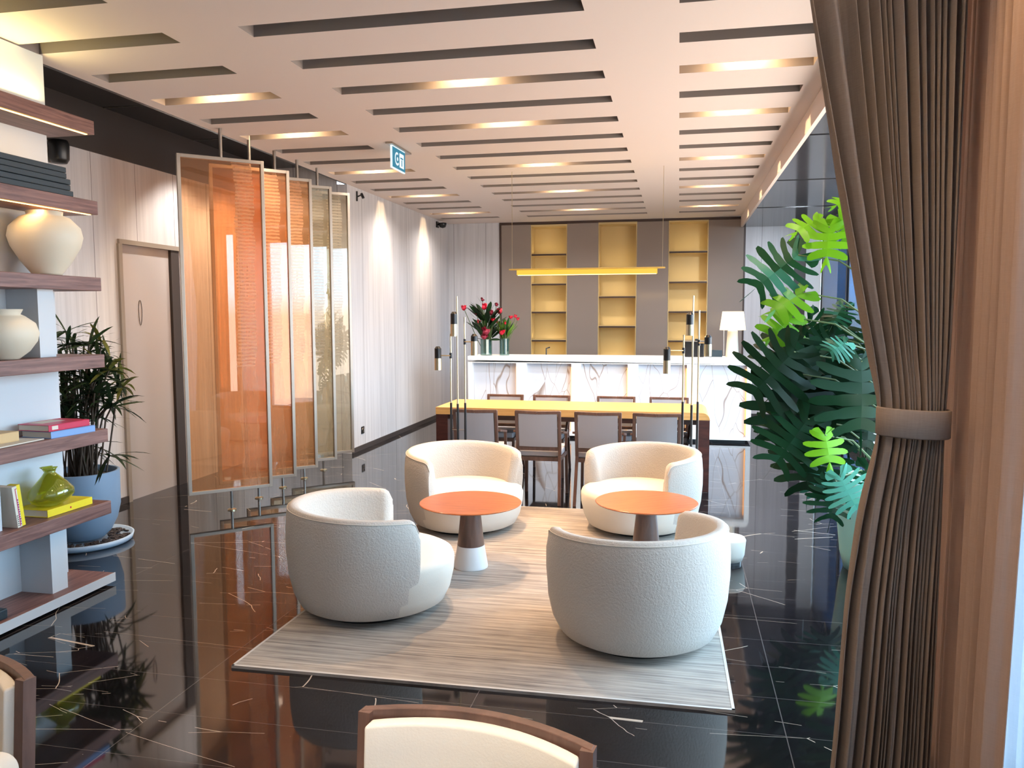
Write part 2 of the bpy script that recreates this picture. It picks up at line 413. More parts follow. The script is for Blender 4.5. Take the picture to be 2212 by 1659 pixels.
# recess at left: high dark ceiling, door wall
struct(obj('ceiling_recess', B(-4.62, XL-.002, YN, 8.4, 3.2, 3.3), MAT['dark']))
bm = bmesh.new()
for y in (4.6, 5.7, 6.9): box(bm, -4.5, XL-.01, y, y+.006, 3.196, 3.1995)
struct(obj('trim_3', bm, MAT['steel']))
struct(obj('trim_4', B(XL-.03, XL-.002, YN, 8.4, ZC-.0, 3.2), MAT['dark']))
bm = bmesh.new()
box(bm, -4.62, -4.5, YN, 5.84, 0, 2.83); box(bm, -4.62, -4.5, 6.62, 8.4, 0, 2.83); box(bm, -4.62, -4.5, 5.84, 6.62, 2.17, 2.83)
struct(obj('wall_left_recess', bm, MAT['wall']))
struct(obj('trim_5', B(-4.64, -4.49, YN, 8.4, 2.83, 3.2), MAT['soffit']))
struct(obj('wall_left_return', B(-4.5, XL-.12, 8.4, 8.5, 0, 3.3), MAT['wall']))
struct(obj('wall_left', B(XL-.12, XL, 8.4, YB+.5, 0, 3.0), MAT['wall']))
struct(obj('baseboard_left', B(XL, XL+.012, 8.4, YB, 0, .055), MAT['soffit']))
struct(obj('baseboard_recess', B(-4.5, -4.488, 3.0, 5.8, 0, .055), MAT['soffit']))
# door in the recess
d1 = obj('door_1', B(-4.56, -4.515, 5.845, 6.498, .0, 2.145), MAT['door']); struct(d1)
bm = bmesh.new(); box(bm, -4.6, -4.49, 6.50, 6.62, 0, 2.17); struct(obj('trim_6', bm, MAT['soffit']))
bm = bmesh.new(); box(bm, -4.6, -4.48, 5.81, 6.64, 2.147, 2.185); box(bm, -4.6, -4.48, 5.80, 5.842, 0, 2.147)
struct(obj('trim_7', bm, MAT['frame']))
# the slender outline emblem on the door
bm = bmesh.new(); pts = []
for i in range(25):
    a = 2*pi*i/24; wz = .105*sin(a); wy = .024*cos(a)*(1 - .28*(-sin(a)*.5+.5)); pts.append((-4.512, 6.08+wy, 1.585+wz))
tube(bm, pts, .0022, 5); tag(obj('door_emblem', bm, MAT['grout']), 'thin black outline of an upright surfboard shape on the grey door', 'sign')
# back wall
bm = bmesh.new()
box(bm, XL, -2.76, YB, YB+.1, 0, ZC); box(bm, .94, 1.63, YB, YB+.1, 0, 2.845)
struct(obj('wall_back', bm, MAT['wall']))
struct(obj('wall_back_core', B(XL-.1, 1.96, YB+.42, YB+.5, 0, 3.1), MAT['dark']))
struct(obj('trim_8', B(1.63, 1.79, YB-.02, YB+.1, 0, 2.845), MAT['soffit']))
struct(obj('trim_9', B(1.79, 1.999, YB-.04, YB+.1, 0, 2.845), MAT['white']))
struct(obj('baseboard_back', B(.94, 1.63, YB-.015, YB, 0, .09), MAT['soffit']))
bm = bmesh.new(); box(bm, -2.765, -2.739, YB-.012, YB+.1, 0, ZC-.002); box(bm, .918, .942, YB-.012, YB+.1, 0, ZC-.002); box(bm, -2.739, .918, YB-.005, YB+.1, 2.965, ZC-.002)
struct(obj('trim_10', bm, MAT['nichedark']))
# near walls
struct(obj('wall_near', B(-4.62, 1.3, YN-.12, YN, 0, 3.3), plain('near_wall', (196, 180, 168), .7)))
struct(obj('wall_bay_return', B(1.0, XR+.15, 2.86, 2.94, 0, 3.1), MAT['wall']))
# bay windows, right: frame + panes
def window(n, y0, y1, x, mat, z1=2.72, z0=.12):
    bm = bmesh.new(); t = .035
    box(bm, x, x+.03, y0, y0+t, 0, z1+.1); box(bm, x, x+.03, y1-t, y1, 0, z1+.1)
    box(bm, x, x+.08, y0+t, y1-t, 0, z0); box(bm, x, x+.08, y0+t, y1-t, z1, z1+.1)
    o = struct(obj('window_%d' % n, bm, MAT['black']))
    bm = bmesh.new(); box(bm, x+.008, x+.014, y0+t, y1-t, z0, z1)
    obj('pane', bm, mat, o)
ys = [2.94, 4.5, 6.05, 7.55, 9.0]
for i in range(4): window(i+1, ys[i], ys[i+1], XR, MAT['glass'])
window(5, 9.0, 10.5, XR, MAT['midblue']); window(6, 10.5, 12.31, XR, MAT['blueglass'])
for i, (a, b) in enumerate(((-3.15, -1.8), (-1.8, -.4), (-.4, .95), (.95, 2.86))): window(7+i, a, b, 1.12, MAT['glass'])
struct(obj('ceiling_edge', B(XE, 1.3, YN, 2.9, 2.82, 3.1), MAT['ceiling']))
struct(obj('wall_right_header', B(XR, XR+.12, 2.9, YB+.1, 2.82, 3.1), MAT['dark']))
# ---------------------------------------------------------------- lamps in the ceiling slots
proto = thing('ceiling_light', 'x', 'light', (0, 0, 0), 0, 'downlights in the ceiling slots')
obj('bezel', lathe([(.062, .012), (.075, .012), (.075, 0), (.058, 0), (.062, .012)], 24), MAT['white'], proto)
obj('lens', lathe([(0, .006), (.06, .006)], 24), MAT['lamp'], proto)
rowname = {2: 'nearest the viewer', 4: 'second row from the viewer', 7: 'third row from the viewer', 10: 'fourth row from the viewer', 13: 'row closest to the back wall', -3: 'added unseen row above the viewer', -6: 'added unseen row behind the viewer'}
first = True
POW = 38
for cx_, side in ((-3.05, 'left'), (-1.33, 'middle'), (.36, 'right')):
    for k in (2, 4, 7, 10, 13, -3, -6):
        y = 3.94+.556*k-.079
        lab = 'glowing warm downlight inside the %s ceiling slot, %s' % (side, rowname[k])
        if k < 0:
            pass  # rows by the viewer: lamps added for camera-side fill, without fixtures
        else:
            if first: proto.location = (cx_, y, 3.215); proto['label'] = lab; first = False
            else: dup(proto, (cx_, y, 3.215), 0, lab)
        p = {'left': .7, 'middle': 1.0, 'right': .8}[side] * POW
        light('downlight_glow', 'SPOT', (cx_, y, 3.2), 42, (1.0, .70, .40), (0, 0, 0), spot_size=R(160), spot_blend=.9, shadow_soft_size=.03)
        far = 2.8 if k >= 7 else 1.0 if k > 0 else .4
        light('downlight', 'SPOT', (cx_, y, 3.0), p*far*.8, (1.0, .80, .62) if k < 7 else (1.0, .91, .84), (0, 0, 0), spot_size=R(150), spot_blend=.9, shadow_soft_size=.05)

# aimed spots: warm pools of the slot lamps, plus added foreground fill
def spot(loc, target, e, size, blend=.4, col=(1, .74, .46), soft=.03):
    d = Vector(target)-Vector(loc)
    return light('aimed_spot', 'SPOT', loc, e, col, d.to_track_quat('-Z', 'Y').to_euler(), spot_size=R(size), spot_blend=blend, shadow_soft_size=soft)
spot((-1.33, 6.0, 2.99), (-1.1, 5.35, 0), 170, 56, .4, (1, .56, .27))
spot((-1.33, 4.96, 2.99), (-1.0, 4.6, 0), 85, 62, .4, (1, .56, .27))
spot((.36, 6.0, 2.99), (-.3, 5.5, 0), 70, 50, .4, (1, .54, .25))
spot((-.3, .5, 2.99), (-.35, 1.3, .7), 220, 36, .6, (1, .86, .72))  # added lamp without a fixture, brightens the near chair
spot((-.3, .9, 2.99), (.9, 2.4, 1.0), 35, 50, .8, (1, .80, .64))  # added front fill for the brown curtain, no fixture there

# ---------------------------------------------------------------- bookshelf at left
sh = thing('bookshelf', 'tall open bookshelf with thick walnut boards and white back panels at left', 'shelf', (-3.2, 0, 0))
Y1, Y0 = 3.985, 1.6
tops = [2.633, 2.194, 1.770, 1.338, .912, .492]
for i, z in enumerate(tops):
    b = obj('board', B(-.55, 0, Y0, Y1, z-.075, z), MAT['walnut'], sh, bevel=.003)
    if i < 2:
        obj('light_strip', B(-.035, -.022, Y0, Y1-.03, z-.078, z-.0755), MAT['led'], b)
        light('shelf_led', 'AREA', (-3.24, 2.9, z-.085), 2.5, (1, .66, .32), (0, R(12), 0), shape='RECTANGLE', size=.02, size_y=2.0)
b = obj('bottom_board', B(-.55, 0, Y0, Y1, .018, .065), [MAT['walnut']], sh)
obj('white_edging', B(.0, .004, Y0, Y1+.004, .016, .066), MAT['shelfwhite'], b)
obj('plinth', B(-.5, -.12, Y0, Y1-.12, 0, .018), MAT['black'], sh)
obj('back_panel', B(-.32, -.27, Y0, 3.94, .066, 2.99), MAT['shelfwhite'], sh)
bm = bmesh.new()
for lo, hi, a, c in ((.065, .417, 3.60, 3.71), (1.338, 1.695, 3.60, 3.71), (.492, .837, 3.19, 3.30), (1.77, 2.118, 2.9, 3.0), (.912, 1.263, 3.0, 3.1), (2.194, 2.558, 2.75, 2.85)):
    obj('upright', B(-.27, -.075, a, c, lo, hi), MAT['shelfwhite'], sh)
light('cove_glow', 'AREA', (-3.42, 3.2, 2.72), 6, (1, .84, .36), (0, R(180+15), 0), shape='RECTANGLE', size=.05, size_y=1.4)
light('shelf_back_glow', 'AREA', (-3.9, 4.0, 2.0), 4, (1, .74, .46), (R(60), 0, R(20)), shape='RECTANGLE', size=.5, size_y=.1)

# things on the shelf
tag(obj('moon_jar', lathe([(0, 0), (.07, 0), (.075, .01), (.12, .07), (.165, .15), (.178, .20), (.168, .25), (.12, .30), (.085, .315), (.088, .333), (.080, .333), (.078, .315), (0, .30)], 40), MAT['ceramic'], smooth=True),
    'large round cream ceramic jar with short neck on upper shelf', 'vase').location = (-3.288, 3.69, 1.771)
tag(obj('moon_jar', lathe([(0, 0), (.07, 0), (.08, .008), (.12, .04), (.155, .09), (.165, .13), (.15, .18), (.105, .215), (.085, .225), (.098, .25), (.09, .25), (.078, .226), (0, .2)], 40), MAT['ceramic'], smooth=True),
    'squat white ceramic jar with flared rim, one shelf below the large cream jar', 'vase').location = (-3.298, 3.385, 1.339)
t = thing('box_stack', 'stack of flat dark teal boxes on the second shelf from top', 'box', (-3.3, 3.43, 2.195))
for i, (w, l) in enumerate(((.19, .42), (.185, .41), (.19, .415), (.18, .40), (.18, .405))):
    obj('box', B(-w/2, w/2, -.45, l-.04-i*.006, i*.03, i*.03+.028), MAT['teal_dark'], t, bevel=.003)
def book(name, label, loc, rz, w, l, h, cover, tilt=0, grp=None, extra=None):
    t = thing(name, label, 'book', loc, R(rz), grp); c = .003
    if tilt: t.rotation_euler = (R(tilt), 0, R(rz))
    bm = bmesh.new(); box(bm, 0, w, 0, l, 0, c); box(bm, 0, w, 0, l, h-c, h); box(bm, w-c, w, 0, l, c, h-c)
    obj('cover', bm, MAT[cover], t, bevel=.001)
    obj('pages', B(.004, w-c, .005, l-.005, c, h-c), MAT['paper'], t)
    if extra: extra(t)
    return t
book('book', 'light blue book lying flat under the red book', (-3.42, 3.60, .912), -6, .205, .29, .036, 'book_blue')
def redx(t):
    obj('title_label', B(.2, .2062, .02, .06, .008, .028), MAT['paper'], t)
    obj('cover_plate', B(.02, .11, .05, .2, .0338, .0346), MAT['paper'], t)
book('book', 'crimson red book lying on top of the blue book', (-3.43, 3.59, .9485), -4, .205, .275, .034, 'book_red', extra=redx)
book('magazine', 'thin pale magazine lying flat beneath the books near the shelf edge', (-3.42, 3.25, .9135), 2, .2, .29, .006, 'paper')
book('book', 'tan paperback leaning flat at the left end of the middle shelf', (-3.46, 3.18, .919), 0, .16, .28, .05, 'clay')
def dot(t):
    obj('red_mark', B(.2, .2068, .16, .168, .014, .024), MAT['red_ink'], t)
book('book', 'yellow book lying flat beneath the olive glass vase', (-3.45, 3.56, .493), 0, .205, .33, .04, 'book_yellow', extra=dot)
# upright yellow book with spine lettering
t = thing('book', 'upright yellow and white book leaning at the left of the glass vase', 'book', (-3.29, 3.355, .493), 0)
t.rotation_euler = (R(7), 0, 0)
obj('cover', B(0, .055, .028, .05, 0, .215), MAT['book_yellow'], t, bevel=.001)
obj('pages', B(-.15, .055, 0, .028, 0, .213), MAT['paper'], t)
bm = bmesh.new(); box(bm, .055, .0562, .016, .019, .004, .2); box(bm, .055, .0562, .016, .027, .197, .2); obj('red_line', bm, MAT['red_ink'], t)
bm = bmesh.new()
for i in range(11):
    z = .012+i*.0125; w = .0035 + .003*((i*7) % 3)/2
    box(bm, .055, .0562, .0205, .0205+w, z, z+.008); box(bm, .055, .0562, .0205, .0265, z, z+.002)
obj('spine_lettering', bm, MAT['purple'], t)
bm = bmesh.new()
for i in range(6): box(bm, .0552, .0562, .003, .012, .01+i*.01, .0135+i*.01)
obj('spine_print', bm, MAT['grout'], t)
# olive glass vase, squashed and asymmetric
bm = bmesh.new(); n = 40
prof = [(.0, .0), (.055, .0), (.085, .02), (.108, .055), (.104, .085), (.075, .125), (.045, .158), (.028, .178), (.034, .195), (.044, .205), (.038, .203), (.024, .180), (.040, .156), (.070, .122), (.098, .084), (.1, .056), (.078, .024), (0, .008)]
lathe(prof, n, bm)
for v in bm.verts:
    h = v.co.z; v.co.x += .02*sin(h*14); v.co.y *= 1 + .14*sin(h*22+.5); v.co.z += .10*v.co.y*(.3 if .01 < h < .15 else .05)
    if h > .19: v.co.y *= 1.0 + .3*sin(4*math.atan2(v.co.y, v.co.x))
tag(obj('glass_vase', bm, MAT['oliveglass'], smooth=True), 'olive green glass vase with pinched neck sitting on the yellow book', 'vase').location = (-3.34, 3.68, .5335)
tag(obj('dark_case', B(-.12, .1, -.25, .16, 0, .05), MAT['teal_dark'], bevel=.006), 'flat black case on the lowest shelf board at the left edge', 'box').location = (-3.33, 3.10, .066)

# ---------------------------------------------------------------- fan palm behind the shelf
t = thing('potted_palm', 'lady palm with thin fan leaves in a blue-grey pot behind the bookshelf', 'plant', (-4.0, 4.7, 0))
obj('pot', lathe([(0, .035), (.13, .035), (.175, .08), (.215, .16), (.238, .26), (.240, .50), (.222, .50), (.22, .45), (0, .45)], 40), MAT['pot'], t, smooth=True, bevel=.004)
obj('soil', lathe([(0, .462), (.219, .455)], 28), MAT['soil'], t)
def blade(bm, lay, o, d, L, w, droop, tone, n=5):
    d = d.normalized(); s = d.cross(Vector((0, 0, 1)));
    s = s.normalized() if s.length > .1 else Vector((1, 0, 0))
    s = (s + Vector((random.uniform(-.4, .4), random.uniform(-.4, .4), random.uniform(-.4, .4)))).normalized()
    prev = None
    for i in range(n+1):
        u = i/n; p = o + d*L*u + Vector((0, 0, -droop*u*u)); ww = w*sin(pi*min(1, .12+u*.86))**.7*(1-.15*u)
        if i == n: cur = [bm.verts.new(p)]*2
        else: cur = [bm.verts.new(p-s*ww/2), bm.verts.new(p+s*ww/2)]
        for v in cur: v[lay] = tone
        if prev:
            f = (prev[0], prev[1], cur[1], cur[0]) if i < n else (prev[0], prev[1], cur[0])
            bm.faces.new(f)
        prev = cur
fans = [(-3.931, 4.55, 1.367), (-3.837, 4.75, 1.382), (-3.847, 4.5, 1.174), (-3.707, 4.65, 1.195), (-3.72, 4.8, 1.075), (-3.70, 4.50, 1.06), (-3.66, 4.6, .955), (-3.962, 4.6, .948), (-3.871, 4.7, .86), (-3.971, 4.7, .682),
        (-3.81, 4.75, .60), (-4.107, 4.75, 1.45), (-3.902, 4.5, .808), (-3.975, 4.9, 1.273), (-4.1, 4.85, 1.05), (-4.15, 4.6, 1.2), (-3.8, 4.6, 1.0), (-3.85, 4.62, 1.08), (-3.78, 4.7, .93), (-4.0, 4.5, 1.08), (-3.9, 4.8, 1.12), (-3.76, 4.55, 1.12), (-3.95, 4.65, 1.25)]
bm = bmesh.new(); lay = bm.verts.layers.float.new('tone'); sb = bmesh.new()
fans += [(-3.95+random.uniform(-.16, .26), 4.65+random.uniform(-.14, .16), random.uniform(.82, 1.38)) for _ in range(26)]
for i, f in enumerate(fans):
    f = Vector(f) - Vector((-4.0, 4.7, 0)); base = Vector((f.x*.3+random.uniform(-.08, .08), f.y*.3+random.uniform(-.06, .06), .45))
    mid = base.lerp(f, .6) + Vector((0, 0, .12)); tube(sb, [base, mid, f], .006, 5)
    out = (f-mid).normalized(); out.z *= .5
    side = out.cross(Vector((0, 0, 1))).normalized(); up = side.cross(out).normalized()
    tone0 = random.uniform(0, .5) if i not in (1, 3, 4) else .8
    for k in range(random.randint(8, 11)):
        a = random.uniform(-2.0, 2.0); d = out*cos(a)+side*sin(a)+up*random.uniform(-.15, .75)
        blade(bm, lay, f, d, random.uniform(.18, .30), random.uniform(.02, .034), random.uniform(.02, .14), tone0+random.uniform(0, .2))
for v in bm.verts:
    v.co.x = max(v.co.x, -.47)
obj('foliage', bm, MAT['rhapis'], t, keep=True)
obj('stem', sb, MAT['brownstem'], t)
t = thing('plant_saucer', 'wide pale blue saucer filled with dark bark chips under the palm pot', 'saucer', (-4.0, 4.7, 0))
obj('tray', lathe([(0, .0), (.29, 0), (.305, .012), (.315, .045), (.303, .045), (.29, .02), (0, .02)], 44), plain('saucer_blue', (168, 186, 204), .4), t, smooth=True)
bm = bmesh.new()
for i in range(260):
    a = random.uniform(0, 2*pi); r_ = random.uniform(.16, .285)
    Mx = Matrix.Translation((r_*cos(a), r_*sin(a), .027)) @ Matrix.Rotation(random.uniform(0, pi), 4, 'Z') @ Matrix.Rotation(random.uniform(-.4, .4), 4, 'X')
    box(bm, -.016, .016, -.008, .008, -.004, .004, M=Mx)
c = obj('bark_chips', bm, plain('bark', (52, 40, 36), .8), t); c['kind'] = 'stuff'

tag(obj('wall_speaker', lathe([(0, -.09), (.05, -.088), (.066, -.06), (.07, .05), (.06, .075), (0, .08)], 28), MAT['black'], smooth=True),
    'black cylindrical speaker on the grey wall above the palm', 'speaker').location = (-4.42, 5.13, 2.75)

# ---------------------------------------------------------------- pivoting glass screens
words = ['closest to the viewer', 'second from the viewer', 'third from the viewer', 'fourth from the viewer', 'last of the row beside the grey wall']
cols = ['copper amber', 'copper amber', 'copper amber', 'smoky bronze', 'smoky bronze']
sp0 = None
for i in range(5):
    y = 5.74+.425*i
    lab = 'pivoting %s glass panel, %s' % (cols[i], words[i])
    t = thing('glass_screen', lab, 'glass panel', (-3.50, y, 0), R(43.7), 'pivoting glass screens')
    W2, zb, zt, fr = .325, .155, 2.78, .026
    if i == 0:
        bm = bmesh.new()
        for x0 in (-W2, W2-fr): box(bm, x0, x0+fr, -.02, .02, zb, zt)
        box(bm, -W2+fr, W2-fr, -.02, .02, zb, zb+fr); box(bm, -W2+fr, W2-fr, -.02, .02, zt-fr, zt)
        f0 = obj('frame', bm, MAT['frame'], t, bevel=.002)
        g0 = obj('glass', B(-W2+fr, W2-fr, -.004, .004, zb+fr, zt-fr), MAT['amber'], t)
        bm = bmesh.new(); tube(bm, [(0, 0, zt), (0, 0, 3.18)], .014, 12); p0 = obj('ceiling_rod', bm, MAT['steel'], t)
        bm = bmesh.new(); tube(bm, [(0, 0, .0), (0, 0, zb)], .012, 12); p1 = obj('floor_rod', bm, MAT['steel'], t)
        l0 = obj('floor_flange', lathe([(0, .0), (.034, 0), (.034, .008), (.016, .014), (0, .014)], 24), MAT['palebrass'], t)
        g2 = g0.data.copy(); g2.materials.clear(); g2.materials.append(MAT['amber2'])
    else:
        for src in (f0, g0, p0, p1, l0):
            c = src.copy(); C.objects.link(c); c.parent = t
            if src is g0 and i >= 3: c.data = g2
# warm spot behind the screens, then fill spots added to brighten the recess
spot((-3.95, 5.75, 3.15), (-4.1, 6.2, 0), 22, 60, .5, (1, .62, .2))
spot((-4.0, 7.4, 3.15), (-3.95, 7.4, 0), 110, 110, .6, (1, .92, .84))
spot((-4.0, 6.6, 3.15), (-3.95, 6.8, 0), 100, 110, .6, (1, .92, .84))

# ---------------------------------------------------------------- rug
bm = bmesh.new()
c4 = [(-1.916, 3.096), (.238, 3.121), (.186, 6.265), (-1.868, 6.262)]
bv = [bm.verts.new((x, y, .0)) for x, y in c4]; tv = [bm.verts.new((x, y, .012)) for x, y in c4]
bm.faces.new(bv[::-1]); bm.faces.new(tv)
for i in range(4): bm.faces.new((bv[i], bv[(i+1) % 4], tv[(i+1) % 4], tv[i]))
rug = obj('rug', bm, MAT['rug']); tag(rug, 'pale grey beige streaked rug under the four armchairs', 'rug')
bm = bmesh.new()
for i in range(4):
    p, q = Vector((*c4[i], .013)), Vector((*c4[(i+1) % 4], .013)); d = (q-p).normalized(); n = Vector((-d.y, d.x, 0))*.012
    quad(bm, p, q, q+n, p+n)
obj('border', bm, plain('rug_border', (205, 200, 194), .9), rug)

# ---------------------------------------------------------------- tub armchairs
def tub_chair(label, loc, face, first=[None]):
    if first[0]: return dup(first[0], loc, R(face), label)
    t = thing('tub_armchair', label, 'armchair', loc, R(face), 'cream tub armchairs on the rug')
    first[0] = t
    # swivel base
    obj('swivel_base', lathe([(0, 0), (.27, 0), (.27, .035), (0, .035)], 40), MAT['black'], t)
    # seat drum
    bm = lathe([(0, .036), (.335, .036), (.362, .05), (.392, .11), (.412, .2), (.415, .262), (.405, .287), (.375, .302), (.30, .312), (.15, .318), (0, .32)], 64)
    for v in bm.verts: v.co.x += .03
    obj('seat', bm, MAT['creamsmooth'], t, smooth=True)
    # wrap-around shell, open towards +x
    al = 64; N = 84; bm = bmesh.new(); secs = []
    H0 = .575
    for i in range(N+1):
        u = i/N; a = R(al + (360-2*al)*u)
        arc = min(u, 1-u) * R(360-2*al) * .41       # distance from the arm end
        H = H0 - .035*(abs(2*u-1)**2)
        rc = .055
        if arc < rc: H -= rc - math.sqrt(max(0, rc*rc-(rc-arc)**2))
        th = .075
        if arc < .03: th = .075 - .03*(1-arc/.03)**2
        pts = [(.338, .036), (.368, .052), (.402, .12), (.424, .22), (.434, .34), (.434, .44), (.428, H-.05), (.421, H-.018), (.412, H-.004), (.400, H),
               (.428-th+.02, H-.004), (.428-th+.006, H-.016), (.428-th-.004, H-.05), (.428-th-.022, .40), (.428-th-.04, .30), (.428-th-.05, .15)]
        ctr = .39 if arc < .03 else None
        secs.append([bm.verts.new((r_*cos(a), r_*sin(a), z)) for r_, z in pts])
    for A, Bq in zip(secs, secs[1:]):
        for k in range(len(A)-1): bm.faces.new((A[k], Bq[k], Bq[k+1], A[k+1]))
    bm.faces.new(secs[0]); bm.faces.new(secs[-1][::-1])
    o = obj('backrest', bm, MAT['cream'], t, smooth=True)
    o.modifiers.new('b', 'BEVEL').width = .012; o.modifiers['b'].segments = 3; o.modifiers['b'].limit_method = 'ANGLE'; o.modifiers['b'].angle_limit = R(50)
    # rim seam
    bm = bmesh.new(); pts = []
    for i in range(N+1):
        u = i/N; a = R(al + (360-2*al)*u); arc = min(u, 1-u)*R(360-2*al)*.41
        H = H0 - .035*(abs(2*u-1)**2)
        if arc < .055: H -= .055 - math.sqrt(max(0, .055**2-(.055-arc)**2))
        pts.append((.4225*cos(a), .4225*sin(a), H-.016))
    tube(bm, pts, .0022, 5); obj('piping', bm, MAT['creamsmooth'], o)
    return t
tub_chair('cream tub armchair in the near left of the rug, opening to the right', (-1.587, 3.925, .0125), 30)
tub_chair('grey cream tub armchair in the near right of the rug seen from behind', (-.18, 3.79, .0125), 125)
tub_chair('brightly lit cream tub armchair at the far left of the rug', (-1.525, 5.60, .0125), -45)
tub_chair('warm lit cream tub armchair at the far right of the rug', (-.25, 5.79, .0125), -127)

# ---------------------------------------------------------------- round side tables
t = thing('side_table', 'round orange wood table on a cone base, left of the two', 'table', (-1.232, 4.665, .0125), 0, 'round side tables on the rug')
top = obj('tabletop', lathe([(0, .39), (.29, .390), (.308, .396), (.312, .402), (.308, .405), (0, .405)], 64), MAT['roundtop'], t)
obj('cone', lathe([(.056, .39), (.083, .138), (0, .138)], 40), MAT['conewood'], t, smooth=True, bevel=.001)
obj('white_foot', lathe([(.083, .138), (.104, .012), (.104, 0), (0, 0)], 40), plain('white_foot', (214, 212, 210), .5), t, smooth=True, bevel=.002)
dup(t, (-.178, 4.89, .0125), R(35), 'round brown wood table on a cone base, right of the two')
for o_ in C.objects:
    if o_.name.startswith(('cone', 'white_foot')): pass
t = thing('pouf', 'low cream pouf on the marble floor beyond the near right armchair', 'pouf', (.325, 5.10, 0))
obj('cushion', lathe([(0, .02), (.085, .02), (.10, .06), (.108, .15), (.10, .165), (0, .168)], 32), MAT['creamsmooth'], t, smooth=True)
obj('base', lathe([(0, 0), (.08, 0), (.08, .02), (0, .02)], 24), MAT['black'], t)

# ---------------------------------------------------------------- long table and its chairs
t = thing('long_table', 'long wooden communal table with orange top and dark slab ends', 'table', (-.97, 7.15, 0))
bm = bmesh.new()
# top as a slab with rounded right end
x0, x1, zt, zb = -1.25, 1.25, .70, .635
prof = [(x0, zb), (x0, zt)] + [(x1-.07+.07*sin(R(a)), zt-.07+.07*cos(R(a))) for a in range(0, 91, 15)] + [(x1, zb)]
f_ = [bm.verts.new((x, 0, z)) for x, z in prof]; b_ = [bm.verts.new((x, .74, z)) for x, z in prof]
bm.faces.new(f_[::-1]); bm.faces.new(b_)
for i in range(len(prof)):
    j = (i+1) % len(prof); bm.faces.new((f_[i], f_[j], b_[j], b_[i]))
obj('tabletop', bm, MAT['tabletop'], t)
obj('slab_leg', B(x0+.002, x0+.115, .003, .737, 0, zb-.001), MAT['darkwood'], t); obj('slab_leg', B(x1-.105, x1-.002, .003, .737, 0, zb-.001), MAT['darkwood'], t)
obj('apron', B(x0+.115, x1-.105, .09, .65, zb-.055, zb-.001), MAT['darkwood'], t)

def dining_chair(label, loc, rz, first=[None], group='dining chairs at the long table'):
    if first[0]: return dup(first[0], loc, rz, label)
    t = thing('dining_chair', label, 'chair', loc, rz, group); first[0] = t      # faces +y, back at y=0
    w = .188; wd = MAT['chairwood']
    bf = bmesh.new()
    for s in (-1, 1): bar(bf, (s*(w-.013), .05, .40), (s*(w-.010), -.012, .775), .026, .03)
    bar(bf, (-w, -.012, .765), (0, -.026, .762), .026, .026); bar(bf, (0, -.026, .762), (w, -.012, .765), .026, .026)
    bar(bf, (-w+.02, .04, .458), (w-.02, .04, .458), .026, .034)
    obj('back_frame', bf, wd, t, bevel=.004)
    bm = bmesh.new(); n = 8
    for k in range(n):
        xa = -w+.028 + (2*w-.056)*k/n; xb = -w+.028 + (2*w-.056)*(k+1)/n
        fy = lambda x, z: -.012-.012*(1-(x/w)**2) + .052*(1-(z-.45)/.31)
        for dy, fl in ((-.009, 0), (.012, 1)):
            q = [(xa, fy(xa, .475)+dy, .475), (xb, fy(xb, .475)+dy, .475), (xb, fy(xb, .752)+dy, .752), (xa, fy(xa, .752)+dy, .752)]
            quad(bm, *(q if not fl else q[::-1]))
    bmesh.ops.remove_doubles(bm, verts=bm.verts, dist=1e-5)
    obj('backrest', bm, MAT['greyfabric'], t, smooth=False)
    obj('seat', B(-w+.008, w-.008, .06, .47, .385, .44), MAT['greyfabric'], t, bevel=.015, seg=3)
    obj('seat_frame', B(-w+.006, w-.006, .055, .465, .35, .384), wd, t)
    for s in (-1, 1):
        bm = bmesh.new(); bar(bm, (s*(w-.014), .045, .40), (s*(w-.004), -.04, 0), .024, .028); obj('leg', bm, wd, t)
        bm = bmesh.new(); bar(bm, (s*(w-.014), .44, .384), (s*(w-.008), .455, 0), .024, .026); obj('leg', bm, wd, t)
        bm = bmesh.new(); bar(bm, (s*(w+.008), .02, .60), (s*(w+.012), .27, .56), .03, .018); bar(bm, (s*(w+.012), .26, .56), (s*(w-.002), .33, .40), .022, .026)
        obj('armrest', bm, wd, t, bevel=.003)
    return t
nm = ['leftmost, behind the floor lamp stems', 'second from the left', 'second from the right', 'rightmost, beside the right floor lamp']
for i, x in enumerate((-1.65, -1.12, -.628, -.16)):
    dining_chair('grey backed dining chair at the table front, ' + nm[i], (x, 6.42, 0), 0)
nm = ['first from left', 'second from left', 'third from left', 'fourth from left']
for i, x in enumerate((-1.73, -1.25, -.60, -.083)):
    c = dining_chair('dining chair across the long table, only its top rail showing, ' + nm[i], (x, 7.97, 0), pi); c.scale = (1, 1, .965)
    c['group'] = 'dining chairs on the far side of the long table'

